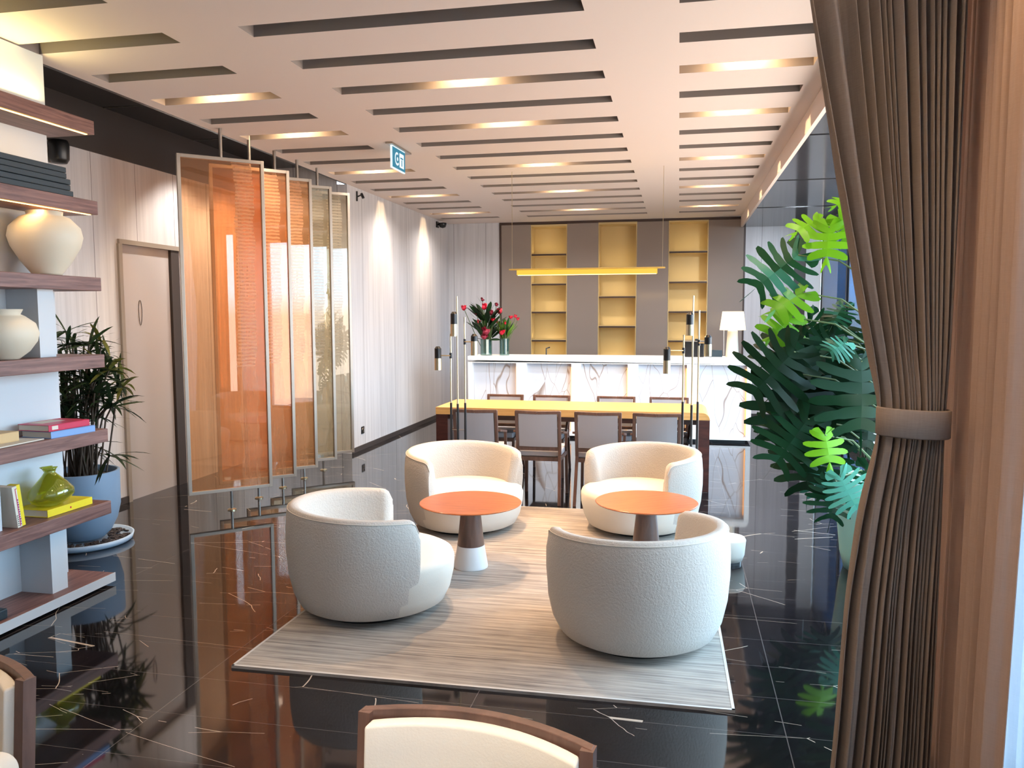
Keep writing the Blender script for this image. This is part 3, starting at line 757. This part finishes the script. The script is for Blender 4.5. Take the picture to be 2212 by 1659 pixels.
# ---------------------------------------------------------------- floor lamps with three stems
def stems(name, label, stem, heads, bars, loc):
    t = thing(name, label, 'lamp', loc)
    for (x, dy, zt_, zm) in stem:
        bm = bmesh.new(); tube(bm, [(x, dy, zm), (x, dy, zt_)], .0065, 8); obj('upper_stem', bm, MAT['palebrass'], t)
        bm = bmesh.new(); tube(bm, [(x, dy, .012), (x, dy, zm)], .0095, 8); obj('lower_stem', bm, MAT['black'], t)
    for (x, dy, z1, z2, zm, xs, za) in heads:
        h = bmesh.new(); lathe([(0, z1), (.014, z1), (.027, z1-.018), (.027, zm), (0, zm)], 16, h, (x, dy, 0))
        hh = obj('lamp_head', h, MAT['black'], t, smooth=False)
        h = bmesh.new(); lathe([(.028, zm), (.028, z2), (.022, z2), (.022, zm)], 16, h, (x, dy, 0)); obj('brass_shade', h, MAT['palebrass'], hh)
        if xs is not None:
            h = bmesh.new(); tube(h, [(xs, dy*.5, za), (x, dy, za)], .005, 6); obj('arm', h, MAT['palebrass'], t)
            h = bmesh.new(); tube(h, [(xs, 0, za-.022), (xs, 0, za+.022)], .011, 8); obj('joint', h, MAT['black'], t)
    for (xa, xb, z) in bars:
        h = bmesh.new(); tube(h, [(xa, 0, z), (xb, 0, z)], .004, 6); obj('crossbar', h, MAT['steel'], t)
    obj('base', lathe([(0, 0), (.13, 0), (.13, .01), (.11, .014), (0, .014)], 32), MAT['black'], t)
    return t
stems('floor_lamp', 'brass and black floor lamp with three stems at the left end of the table', [(-.055, 0, 1.41, .857), (0, .0, 1.706, .85), (.062, 0, 1.542, .859)],
      [(-.155, -.02, 1.31, 1.12, 1.215, -.055, 1.236), (-.018, -.028, 1.585, 1.39, 1.487, None, 0), (.145, -.02, 1.41, 1.24, 1.352, .062, 1.347)], [(-.055, .062, .64)], (-1.725, 6.15, 0))
stems('floor_lamp', 'brass and black floor lamp with three stems near the right end of the table', [(-.067, 0, 1.405, .894), (0, 0, 1.70, .87), (.045, 0, 1.59, .896)],
      [(-.19, -.02, 1.315, 1.11, 1.21, -.067, 1.285), (-.024, -.028, 1.575, 1.40, 1.482, None, 0), (.112, -.02, 1.405, 1.245, 1.335, .045, 1.345)], [], (.105, 6.22, 0))

# ---------------------------------------------------------------- reception counter
t = thing('reception_counter', 'long white reception counter with lit frame and veined marble panels', 'counter', (0, 10.0, 0))
xs0, xs1, H = -2.665, .872, 1.035
bm = bmesh.new(); rc = .07
pr = [(xs0, H-.05), (xs0, H)] + [(xs1-rc+rc*sin(R(a)), H-rc+rc*cos(R(a))) for a in range(0, 91, 15)] + [(xs1, H-.075)]
f_ = [bm.verts.new((x, -.004, z)) for x, z in pr]; b_ = [bm.verts.new((x, .55, z)) for x, z in pr]
bm.faces.new(f_[::-1]); bm.faces.new(b_)
for i in range(len(pr)):
    j = (i+1) % len(pr); bm.faces.new((f_[i], f_[j], b_[j], b_[i]))
obj('countertop', bm, MAT['white'], t)
panels = [(-2.607, -2.027), (-1.895, -1.319), (-1.196, -.614), (-.483, .105), (.243, .815)]
bm = bmesh.new(); zp0, zp1 = .062, .95
box(bm, xs0, xs1, 0, .09, zp1, H-.075); box(bm, xs0, xs1, 0, .09, .035, zp0)
ed = [xs0] + [v for p in panels for v in p] + [xs1]
for i in range(0, len(ed), 2): box(bm, ed[i], ed[i+1], 0, .09, zp0, zp1)
box(bm, xs0, xs1, .11, .5, .035, H-.076)
obj('body', bm, MAT['white'], t)
for a, b in panels:
    p = obj('marble_panel', B(a, b, .075, .11, zp0, zp1), MAT['marble'], t)
    obj('light_strip', B(b-.012, b-.002, .045, .055, zp0+.03, zp1-.05), emit('side_led%d' % int(a*10), (255, 170, 90), 2.2), p)
obj('plinth', B(xs0+.06, xs1-.06, .05, .45, 0, .035), MAT['black'], t)
for x in (-2.1, -1.2, -.3, .5):
    spot((x, 8.8, 2.99), (x, 10.0, .7), 72, 60, .6, (.86, .92, 1))  # cool spots added to brighten the counter front, no fixtures

# ---------------------------------------------------------------- things on the counter
def bouquet(label, loc, s, flowers, leaves, hv, sd):
    random.seed(sd)
    t = thing('flower_vase', label, 'vase', loc)
    obj('vase', lathe([(0, 0), (.066*s, 0), (.068*s, .01), (.068*s, hv), (.062*s, hv), (.062*s, .02), (0, .02)], 28), MAT['vaseglass'], t, smooth=False)
    sb = bmesh.new(); bm = bmesh.new(); lay = bm.verts.layers.float.new('tone')
    fb = bmesh.new()
    for (x, y, z, r_, k) in flowers:
        tube(sb, [(x*.1, y*.1, .03), (x*.4, y*.4, hv), (x, y, z)], .004, 5)
        c_ = Vector((x, y, z))
        for q in range(9):
            d = Vector((random.uniform(-1, 1), random.uniform(-1, 1), random.uniform(-.1, 1.4))).normalized()
            e = d.cross(Vector((.3, .5, .2))).normalized(); g = d.cross(e)
            vs = [fb.verts.new(c_), fb.verts.new(c_+d*r_*.6+e*r_*.45), fb.verts.new(c_+d*r_*1.25), fb.verts.new(c_+d*r_*.6-e*r_*.45)]
            fb.faces.new(vs).material_index = k
        ic = bmesh.ops.create_icosphere(fb, subdivisions=2, radius=r_*.62, matrix=Matrix.Translation(c_))
        for v in ic['verts']:
            for f in v.link_faces: f.material_index = k
    for (x, y, z, L, w, tone) in leaves:
        o = Vector((x*.35, y*.35, max(hv, z-.12))); d = (Vector((x, y, z))-o)
        tube(sb, [(x*.1, 0, .03), o], .003, 5)
        blade(bm, lay, o, d, d.length+L*.5, w, .02, tone)
    obj('stem', sb, MAT['stem'], t); obj('foliage', bm, MAT['bouquet'], t, keep=True); obj('blossoms', fb, [MAT['petal'], MAT['petaldark']], t, keep=True)
    t.scale = (1.12, 1.12, 1.1)
    return t
L1 = [(random.uniform(-.2, .2), random.uniform(-.12, .1), random.uniform(.3, .62), .12, random.uniform(.05, .10), random.uniform(0, .4)) for _ in range(42)]
L1 += [(-.1, 0, .70, .1, .06, .05), (-.04, -.03, .66, .1, .05, .1), (.09, 0, .6, .1, .05, .05), (-.22, 0, .4, .08, .09, .1), (.2, 0, .33, .1, .1, .1), (-.12, -.08, .22, .06, .1, .1), (.16, -.08, .2, .08, .11, .2)]
bouquet('taller glass vase of red proteas and dark leaves at the counter left end', (-2.48, 10.25, H), 1.0,
        [(-.27, 0, .56, .042, 0), (-.01, -.05, .57, .05, 0), (-.1, -.05, .5, .032, 1), (.06, -.02, .50, .04, 1), (.12, .02, .60, .028, 1), (-.06, -.1, .40, .03, 0), (.02, -.1, .28, .062, 1), (.0, -.1, .22, .05, 1), (-.05, .03, .66, .03, 1), (.1, -.05, .42, .03, 0)], L1, .19, 3)
L2 = [(random.uniform(-.12, .15), random.uniform(-.08, .08), random.uniform(.28, .44), .1, random.uniform(.04, .07), random.uniform(.4, 1)) for _ in range(24)]
bouquet('smaller glass vase of red tulip-like blooms and green leaves right of the proteas', (-2.24, 10.28, H), .85,
        [(-.06, 0, .52, .045, 0), (.08, -.02, .45, .028, 0), (.13, 0, .46, .026, 0), (.16, 0, .43, .024, 0), (-.02, -.06, .27, .045, 0), (.02, -.05, .38, .022, 0), (-.09, -.02, .40, .025, 1)], L2, .2, 5)
random.seed(11)
t = thing('table_lamp', 'glowing white table lamp with tapered base on the counter right end', 'lamp', (.655, 10.3, H))
obj('base', lathe([(0, 0), (.082, 0), (.08, .02), (.062, .32), (.055, .33), (0, .33)], 32), MAT['ceramic'], t, smooth=True, bevel=.003)
obj('shade', lathe([(.158, .335), (.128, .565), (.125, .565), (.155, .335)], 40), MAT['shade'], t, smooth=True)
h = bmesh.new(); tube(h, [(-.1, .02, .02), (-.105, .02, .34)], .003, 6); obj('cord', h, MAT['white'], t)
light('table_lamp_bulb', 'POINT', (.655, 10.3, H+.45), 9, (1, .78, .5), shadow_soft_size=.06)
t = thing('coffee_machine', 'black coffee machine on the counter behind the right floor lamp', 'machine', (.19, 10.3, H))
obj('body', B(-.11, .12, -.1, .15, 0, .19), MAT['black'], t, bevel=.008); obj('tray', B(-.12, .2, -.12, .16, .191, .2), MAT['steel'], t); obj('lid', B(.01, .07, -.04, .04, .201, .225), MAT['black'], t, bevel=.006)
tag(obj('dark_box', B(-.08, .075, -.06, .06, 0, .085), MAT['teal_dark'], bevel=.003), 'small dark box on the counter left of the table lamp', 'box').location = (.46, 10.34, H)
h = bmesh.new(); tube(h, [(0, 0, 0), (0, 0, .085), (.05, 0, .1)], .009, 8); tag(obj('tap', h, MAT['black']), 'black tap rising above the middle left of the counter', 'tap').location = (-1.72, 10.5, H)

# ---------------------------------------------------------------- back bar cabinet
t = thing('display_cabinet', 'wall of glossy taupe panels with three lit gold shelf niches behind the counter', 'cabinet', (0, YB, 0))
pan = [(-2.737, -2.27), (-1.70, -1.222), (-.637, -.17), (.414, .918)]
for a, b in pan:
    p = obj('door', B(a, b, 0, .40, .02, 2.96), MAT['taupe'], t)
obj('top_rail', B(-2.737, .918, .02, .40, 2.9605, 2.995), MAT['nichedark'], t)
nich = [((-2.268, -1.702), (2.925, 2.514, 2.057, 1.625, 1.185)), ((-1.22, -.639), (2.935, 2.292, 1.855, 1.402)), ((-.168, .412), (2.945, 2.518, 2.069, 1.625, 1.186))]
for (a, b), zs in nich:
    bm = bmesh.new(); box(bm, a, b, .30, .32, .9, zs[0]); box(bm, a, a+.012, .0, .30, .9, zs[0]); box(bm, b-.012, b, .0, .30, .9, zs[0]); box(bm, a, b, .0, .32, zs[0], zs[0]+.03)
    n_ = obj('niche', bm, MAT['niche'], t)
    for z in zs[1:] + (.92,):
        s_ = obj('shelf', B(a+.012, b-.012, .0, .30, z-.035, z), MAT['niche'], n_)
        light('niche_led', 'AREA', ((a+b)/2, YB+.05, z+.02), .5, (1, .82, .44), (R(140), 0, 0), shape='RECTANGLE', size=.5, size_y=.02)
        obj('shelf_edge', B(a+.012, b-.012, -.004, 0, z-.035, z-.01), MAT['nichedark'], n_)

# ---------------------------------------------------------------- linear pendant
t = thing('pendant_light', 'slim brass double bar pendant light hanging over the long table', 'light', (-.92, 8.05, 0))
bm = bmesh.new(); box(bm, -.775, .78, -.05, .05, 2.013, 2.026); obj('upper_bar', bm, MAT['brass'], t)
bm = bmesh.new(); box(bm, -.70, .705, -.025, .025, 1.965, 2.012); b_ = obj('lower_bar', bm, emit('pendant_glow', (244, 196, 70), .95), t)
obj('diffuser', B(-.69, .695, -.02, .02, 1.960, 1.9645), MAT['niche_led'], b_)
for x in (-.752, .754):
    h = bmesh.new(); tube(h, [(x, 0, 2.026), (x, 0, 3.0)], .0025, 5); obj('suspension_wire', h, MAT['palebrass'], t)
light('pendant_glow', 'AREA', (-.92, 8.05, 1.955), 40, (1, .66, .28), (0, 0, 0), shape='RECTANGLE', size=1.35, size_y=.04)
light('pendant_uplight', 'AREA', (-1.3, 8.0, 2.06), 2.0, (1, .8, .3), (R(180), 0, 0), shape='RECTANGLE', size=.9, size_y=.04)

# ---------------------------------------------------------------- small fittings
t = thing('exit_sign', 'small teal and white emergency exit sign hanging from the ceiling', 'sign', (-2.39, 6.66, 0))
obj('mount', B(-.03, .03, -.2, .29, 2.985, 2.999), MAT['steel'], t)
obj('panel', B(-.008, .008, -.145, .18, 2.80, 2.985), MAT['signwhite'], t)
bm = bmesh.new(); box(bm, .0085, .0105, -.14, .176, 2.808, 2.976); f_ = obj('sign_face', bm, MAT['signteal'], t)
bm = bmesh.new(); box(bm, .0107, .0115, .03, .14, 2.83, 2.95)                       # door field
obj('door_symbol', bm, MAT['signwhite'], f_)
bm = bmesh.new()
for a in range(60, 301, 20):
    a0, a1 = R(a), R(a+20); r1, r2 = .038, .056; cy, cz = -.03, 2.89
    quad(bm, (.0112, cy+r1*cos(a0), cz+r1*sin(a0)), (.0112, cy+r2*cos(a0), cz+r2*sin(a0)), (.0112, cy+r2*cos(a1), cz+r2*sin(a1)), (.0112, cy+r1*cos(a1), cz+r1*sin(a1)))
lathe_pts = [(.0112, -.02+.017*cos(R(a)), 2.89+.017*sin(R(a))) for a in range(0, 360, 30)]
bm.faces.new([bm.verts.new(p) for p in lathe_pts])
obj('arrow_symbol', bm, MAT['signwhite'], f_, keep=True)
bm = bmesh.new(); box(bm, .0117, .0122, .05, .12, 2.905, 2.918); box(bm, .0117, .0122, .078, .098, 2.845, 2.9); obj('figure_symbol', bm, MAT['signteal'], f_)
def sock(name, label, loc, axis):
    t = thing(name, label, 'socket', loc)
    if axis == 'x':
        obj('plate', B(0, .008, -.042, .042, -.042, .042), MAT['black'], t, bevel=.002)
        h = bmesh.new(); tube(h, [(.0085, .025*cos(R(a)), .025*sin(R(a))) for a in range(0, 361, 20)], .003, 5)
        box(h, .0085, .0105, -.008, .008, -.008, .008)
    else:
        obj('plate', B(-.042, .042, -.008, 0, -.042, .042), MAT['black'], t, bevel=.002)
        h = bmesh.new(); tube(h, [(.025*cos(R(a)), -.0085, .025*sin(R(a))) for a in range(0, 361, 20)], .003, 5)
        box(h, -.008, .008, -.0105, -.0085, -.008, .008)
    obj('outlet_ring', h, MAT['steel'], t)
sock('wall_socket', 'black wall socket low on the left grey wall beside the glass panels', (XL, 8.715, .226), 'x')
sock('wall_socket', 'dark wall socket low on the back wall right of the counter', (1.30, YB, .17), 'y')
t = thing('security_camera', 'small black dome camera high in the left back corner', 'camera', (XL, 11.75, 2.93))
obj('bracket', B(0, .02, -.05, .05, -.05, .04), MAT['black'], t); obj('dome', lathe([(0, -.06), (.045, -.045), (.06, 0), (.06, .02), (0, .02)], 24, c=(.09, 0, 0)), MAT['black'], t, smooth=True); h = bmesh.new(); tube(h, [(.0, 0, 0), (.09, 0, .0)], .012, 8); obj('arm', h, MAT['black'], t)
t = thing('wall_spotlight', 'tiny black bracket light high on the left wall beside the last glass panel', 'light', (XL, 8.66, 2.9))
h = bmesh.new(); tube(h, [(.012, -.01, -.05), (.012, -.01, .06)], .009, 6); tube(h, [(.01, 0, .0), (.07, .0, .02)], .008, 6); obj('bracket', h, MAT['black'], t); h = bmesh.new(); tube(h, [(.06, .0, .035), (.085, .0, -.02)], .016, 8); obj('lamp_head', h, MAT['black'], t)
spot((1.45, 9.6, 2.83), (1.3, 12.35, 1.2), 190, 80, .8, (.78, .88, 1))  # added cool lamp for the back-right wall; the low ceiling has none
spot((-3.2, 10.9, 2.98), (-3.6, 11.05, 1.0), 15, 42, .7, (1, .8, .6))
spot((-3.15, 9.7, 2.98), (-3.6, 9.95, .9), 15, 50, .7, (.8, .88, 1))

# ---------------------------------------------------------------- monstera
random.seed(21)
def monstera_leaf(bm, lay, A, T, tone, wf=.95, up=None):
    A, T = Vector(A), Vector(T); d = T-A; L = d.length*1.05; x = d.normalized()
    vw = Vector((random.uniform(-.55, .45), -1, random.uniform(-.1, .9))) if up is None else Vector(up)
    n = (vw - x*vw.dot(x)).normalized(); s = n.cross(x).normalized()
    curl = random.uniform(.10, .28); fold = random.uniform(.12, .3)
    def P(u, v):           # u along, v across
        droop = -curl*L*max(0, u)**2*.8
        return A + x*(u*L) + s*(v*L) + n*(droop - fold*L*abs(v)**1.5*1.4)
    broad = .6 < tone; nl = 5 if broad else random.choice((7, 8, 8))
    def width(u): return wf*.5*(math.sin(pi*min(1, max(0, (u+.22)/1.24)))**.62)
    tn = lambda: max(0, min(1, tone+random.uniform(-.06, .06)))
    for sd in (-1, 1):
        for i in range(nl):
            u0, u1 = -.02+i*(.98/nl), -.02+(i+1)*(.98/nl); tt = tn()
            um = (u0+u1)/2; sweep = -.30+.62*um          # outer parts lean back near the stalk, forward near the tip
            w = width(um+sweep*.5)*random.uniform(.92, 1.04)
            if i == nl-1: w *= .8; sweep = .26
            segs = 8; prev = None; split = random.uniform(.5, .7) if broad else random.uniform(.22, .5)
            for k in range(segs+1):
                q = k/segs; v = w*q; c_ = um + sweep*q**1.5
                hw = (u1-u0)/2
                hh = hw*(1.0 if q < split else (.88 if broad else .80) + .24*(q-split))
                if k == segs: hh *= .35
                elif k == segs-1: hh *= .78
                dz = .035*L*sin(q*2.2)*math.sin(i*2.3+1); a = bm.verts.new(P(c_-hh, sd*v)+n*dz); b = bm.verts.new(P(c_+hh, sd*v)-n*dz*.3)
                a[lay] = tt; b[lay] = tt
                if prev: bm.faces.new((prev[0], prev[1], b, a))
                prev = (a, b)
        # rear ear of the heart shape
        tt = tn(); prev = None
        for k in range(7):
            q = k/6; ang = R(95+ 62*q)
            r_ = width(.1)*.72*(.5+.5*sin(pi*(.25+.55*q)))
            pa = P(.0+r_*cos(ang)*.9, sd*r_*sin(ang)); a = bm.verts.new(pa); a[lay] = tt
            if prev:
                c0 = bm.verts.new(P(.0, 0)); c0[lay] = tt; bm.faces.new((c0, prev, a))
            prev = a
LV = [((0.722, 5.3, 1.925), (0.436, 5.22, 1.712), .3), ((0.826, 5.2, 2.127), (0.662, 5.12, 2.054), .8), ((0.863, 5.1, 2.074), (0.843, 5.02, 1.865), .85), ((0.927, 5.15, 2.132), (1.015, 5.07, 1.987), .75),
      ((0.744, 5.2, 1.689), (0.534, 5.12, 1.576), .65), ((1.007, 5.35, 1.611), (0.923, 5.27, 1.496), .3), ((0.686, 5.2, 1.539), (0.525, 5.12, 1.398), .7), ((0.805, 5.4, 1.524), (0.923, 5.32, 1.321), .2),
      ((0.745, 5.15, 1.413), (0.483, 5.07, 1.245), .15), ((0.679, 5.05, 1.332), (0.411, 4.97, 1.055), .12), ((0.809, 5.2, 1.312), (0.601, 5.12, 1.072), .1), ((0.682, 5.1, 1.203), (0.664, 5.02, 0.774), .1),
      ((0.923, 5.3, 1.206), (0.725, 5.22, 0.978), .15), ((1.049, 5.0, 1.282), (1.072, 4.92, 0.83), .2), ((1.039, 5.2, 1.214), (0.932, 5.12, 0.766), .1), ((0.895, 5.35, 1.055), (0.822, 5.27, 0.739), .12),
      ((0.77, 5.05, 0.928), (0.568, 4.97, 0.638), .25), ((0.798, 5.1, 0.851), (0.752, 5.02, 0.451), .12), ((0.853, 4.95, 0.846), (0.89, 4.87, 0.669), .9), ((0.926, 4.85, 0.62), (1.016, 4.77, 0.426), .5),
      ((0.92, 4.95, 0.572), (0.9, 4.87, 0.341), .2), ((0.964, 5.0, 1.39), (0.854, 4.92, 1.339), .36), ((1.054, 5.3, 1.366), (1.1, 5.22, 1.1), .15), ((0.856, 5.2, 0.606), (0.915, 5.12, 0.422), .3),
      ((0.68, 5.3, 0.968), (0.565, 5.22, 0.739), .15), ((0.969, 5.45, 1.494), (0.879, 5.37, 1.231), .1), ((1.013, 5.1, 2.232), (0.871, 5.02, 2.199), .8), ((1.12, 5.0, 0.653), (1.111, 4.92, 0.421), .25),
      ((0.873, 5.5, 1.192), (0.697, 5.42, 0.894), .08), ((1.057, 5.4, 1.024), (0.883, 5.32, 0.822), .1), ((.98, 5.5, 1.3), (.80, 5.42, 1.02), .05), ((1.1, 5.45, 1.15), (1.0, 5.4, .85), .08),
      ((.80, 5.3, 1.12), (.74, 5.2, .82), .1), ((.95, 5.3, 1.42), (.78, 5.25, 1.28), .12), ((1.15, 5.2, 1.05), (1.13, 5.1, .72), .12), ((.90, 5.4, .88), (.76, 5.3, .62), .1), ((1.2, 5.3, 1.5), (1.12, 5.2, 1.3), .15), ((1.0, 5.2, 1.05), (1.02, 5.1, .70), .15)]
t = thing('potted_monstera', 'large monstera with split green leaves spilling beside the brown curtain', 'plant', (1.22, 5.15, 0))
O = Vector((1.22, 5.15, 0)); bm = bmesh.new(); lay = bm.verts.layers.float.new('tone'); sb = bmesh.new(); bs = bmesh.new()
tube(bs, [(0, 0, .45), (.03, .02, .9), (-.02, .05, 1.3), (.03, .03, 1.75)], .02, 8, r2=.012)
tube(bs, [(-.05, 0, .45), (-.12, .0, .75), (-.08, .05, 1.05)], .014, 8, r2=.008)
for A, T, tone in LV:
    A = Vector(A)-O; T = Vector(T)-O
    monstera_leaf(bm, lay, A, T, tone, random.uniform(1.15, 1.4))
    zs = min(1.7, max(.5, A.z-.25)); base = Vector((.02, .03, zs)); mid = base.lerp(A, .55) + Vector((0, 0, .07))
    tube(sb, [base, mid, A], .007, 6, r2=.0045)
bmesh.ops.triangulate(bm, faces=bm.faces)
f = obj('foliage', bm, MAT['monstera'], t, keep=True, smooth=True)
obj('petiole', sb, MAT['stem'], t); obj('trunk', bs, MAT['brownstem'], t)
obj('pot', lathe([(0, 0), (.2, 0), (.225, .1), (.262, .45), (.272, .56), (.255, .56), (.25, .5), (0, .5)], 40), MAT['teal'], t, smooth=True)
t = thing('planter', 'small grey round planter half hidden behind the brown curtain', 'planter', (1.14, 4.62, 0))
obj('pot', lathe([(0, 0), (.11, 0), (.13, .05), (.135, .36), (.122, .36), (.12, .33), (0, .33)], 32), plain('grey_planter', (150, 160, 166), .5), t, smooth=True)
obj('soil', lathe([(0, .335), (.119, .332)], 20), MAT['soil'], t)

# ---------------------------------------------------------------- curtains
def interp(tab, z):
    for (a, va), (b, vb) in zip(tab, tab[1:]):
        if a <= z <= b:
            u = (z-a)/(b-a); return va + (vb-va)*u
    return tab[0][1] if z < tab[0][0] else tab[-1][1]
def drape(name, path, nf, amp, z0, z1, mat, nu=260, nz=60, seed=1):
    """path(u,z) -> point; folds displaced along normal"""
    rnd = random.Random(seed); ph = [rnd.uniform(0, 6.28) for _ in range(4)]
    bm = bmesh.new(); rows = []
    for j in range(nz+1):
        z = z0 + (z1-z0)*j/nz; row = []
        for i in range(nu+1):
            u = i/nu; uu_ = u + .022*sin(2*pi*u*2.3+ph[0]) + .012*sin(2*pi*u*5.1+ph[1]) + .004*sin(z*3+u*8)
            P, N, am = path(u, z)
            w = sin(2*pi*nf*uu_); w2 = math.copysign(abs(w)**.75, w)
            row.append(bm.verts.new(P + N*am*(w2*(1+.25*sin(2*pi*u*3.3+ph[2])) + .25*sin(2*pi*nf*2*uu_+ph[3]+z))))
        rows.append(row)
    for a, b in zip(rows, rows[1:]):
        for i in range(nu): bm.faces.new((a[i], a[i+1], b[i+1], b[i]))
    o = obj(name, bm, mat, smooth=True, keep=True)
    s = o.modifiers.new('cloth', 'SOLIDIFY'); s.thickness = .003
    return o
xl = [(0, .497), (.11, .507), (.30, .52), (.656, .536), (.95, .565), (1.10, .592), (1.185, .606), (1.27, .609), (1.36, .590), (1.593, .540), (2.0, .462), (2.47, .383), (2.99, .30)]
xr = [(0, .775), (.14, .783), (1.18, .788), (1.27, .791), (1.6, .795), (2.99, .80)]
def smoothtab(tab, z):
    return (interp(tab, z-.05)+interp(tab, z+.05)+interp(tab, z))/3
def pth(u, z):
    a, b = smoothtab(xl, z), smoothtab(xr, z)
    pinch = math.exp(-((z-1.228)/.16)**2); w = b-a
    # gathers spread unevenly: broad flat fold at the free edge
    uu_ = u**(.78 if z > 1.228 else .70)*1.0
    uu_ = 1-(1-uu_)**1.0
    y = 2.62 - .045*sin(pi*u)*pinch
    return Vector((a+w*uu_, y, z)), Vector((.25, -1, 0)).normalized(), .026*(1-.65*pinch) + .006
cur = drape('curtain', pth, 15, .03, .004, 2.99, MAT['curtain'], seed=4)
tag(cur, 'tall brown linen curtain gathered at the waist by a matching tie', 'curtain')
bm = bmesh.new(); rings = []
for j, z in enumerate((1.183, 1.187, 1.226, 1.266, 1.270)):
    e = 0 if j in (0, 4) else .004; ring = []
    for i in range(40):
        a = 2*pi*i/40; ring.append(bm.verts.new((.70+(.101+e)*cos(a)*(1-.0*z), 2.605+(.068+e)*sin(a), z + .012*cos(a)*(-.3))))
    rings.append(ring)
for a, b in zip(rings, rings[1:]):
    for i in range(40): bm.faces.new((a[i], a[(i+1) % 40], b[(i+1) % 40], b[i]))
tb = obj('tie_band', bm, MAT['curtain'], cur, smooth=True); s = tb.modifiers.new('s', 'SOLIDIFY'); s.thickness = .005
def pth2(u, z):
    flare = .02*(1-min(1, z/1.2))
    return Vector((.855 + .02*u - flare*u*2, 2.86 - .56*u - flare*u*2.4, z)), Vector((-1, -.1, 0)).normalized(), .016
c2 = drape('curtain', pth2, 9, .016, .004, 2.815, MAT['curtain_beige'], 200, 24, seed=9)
tag(c2, 'beige pink curtain with soft vertical folds at the right edge', 'curtain')
def pth3(u, z):
    return Vector((.975, 2.74 - 5.7*u, z)), Vector((-1, 0, 0)), .022
c3 = drape('sheer_curtain', pth3, 52, .02, .004, 2.815, MAT['sheer'], 620, 10, seed=12)
tag(c3, 'pale bluish sheer curtain at the lower right corner', 'curtain')

# ---------------------------------------------------------------- chairs near the viewer
def cafe_chair(label, loc, rz, first=[None]):
    if first[0]: return dup(first[0], loc, rz, label)
    t = thing('cafe_chair', label, 'chair', loc, rz, 'cream upholstered chairs near the viewer'); first[0] = t
    w = .225; N = 16; rad = .45
    def arc(x): return -.058*(x/w)**2          # back bows away (+y) in the middle
    bm = bmesh.new(); prev = None
    for i in range(N+1):                        # curved top rail, flat-topped
        x = -w + 2*w*i/N; y = arc(x)
        ring = [bm.verts.new((x, y+dy, z)) for dy, z in ((.0, .765), (.024, .765), (.026, .80), (.002, .802))]
        if prev:
            for k in range(4): bm.faces.new((prev[k], prev[(k+1) % 4], ring[(k+1) % 4], ring[k]))
        else: bm.faces.new(ring)
        prev = ring
    bm.faces.new(prev[::-1]); obj('top_rail', bm, MAT['chairwood'], t, bevel=.002)
    for s in (-1, 1):
        bm = bmesh.new(); bar(bm, (s*(w-.009), arc(w)+.012, .80), (s*(w-.006), arc(w)-.02, .40), .024, .03); bar(bm, (s*(w-.006), arc(w)-.02, .40), (s*(w), arc(w)+.05, 0), .024, .03)
        obj('rear_leg', bm, MAT['chairwood'], t)
        bm = bmesh.new(); bar(bm, (s*(w-.015), -.46, .40), (s*(w-.012), -.48, 0), .03, .03); obj('front_leg', bm, MAT['chairwood'], t)
    bm = bmesh.new(); g = []
    nz = 8
    for side_, off in ((0, -.028), (1, .004)):
        g.append([[bm.verts.new(((-w+.022)+(2*w-.044)*i/N, arc(-w+2*w*i/N)+off - (.010 if side_ == 0 else 0)*sin(pi*j/nz)*sin(pi*i/N) - .03*(1-j/nz), .40+.388*j/nz)) for i in range(N+1)] for j in range(nz+1)])
    for gi, G in enumerate(g):
        for j in range(nz):
            for i in range(N): bm.faces.new((G[j][i], G[j][i+1], G[j+1][i+1], G[j+1][i]))
    A, Bq = g
    for j in range(nz):
        bm.faces.new((A[j][0], A[j+1][0], Bq[j+1][0], Bq[j][0])); bm.faces.new((A[j][N], A[j+1][N], Bq[j+1][N], Bq[j][N]))
    for i in range(N):
        bm.faces.new((A[nz][i], A[nz][i+1], Bq[nz][i+1], Bq[nz][i])); bm.faces.new((A[0][i], A[0][i+1], Bq[0][i+1], Bq[0][i]))
    obj('backrest', bm, MAT['creamsmooth'], t, smooth=True, bevel=.006, seg=3)
    obj('seat', B(-w+.03, w-.03, -.47, -.07, .41, .47), MAT['creamsmooth'], t, bevel=.02, seg=4)
    obj('seat_frame', B(-w+.012, w-.012, -.475, -.06, .375, .409), MAT['chairwood'], t)
    return t
cafe_chair('cream dining chair with curved dark wood top rail at the bottom centre', (-.352, 1.405, 0), R(-7))
cafe_chair('cream dining chair with dark wood corner post at the bottom left corner', (-1.53, 1.445, 0), R(-8))
t = thing('armchair', 'rounded cream armchair, one back corner showing at the very bottom left', 'armchair', (-1.02, 1.0, 0))
obj('backrest', B(-.275, -.19, -.25, .25, .30, .73), MAT['creamsmooth'], t, smooth=True, bevel=.04, seg=8)
obj('seat', B(-.188, .22, -.24, .24, .28, .42), MAT['creamsmooth'], t, smooth=True, bevel=.04, seg=6)
for sx in (-.24, .18):
    for y_ in (-.21, .21): obj('leg', B(sx-.015, sx+.015, y_-.015, y_+.015, 0, .31), MAT['chairwood'], t)
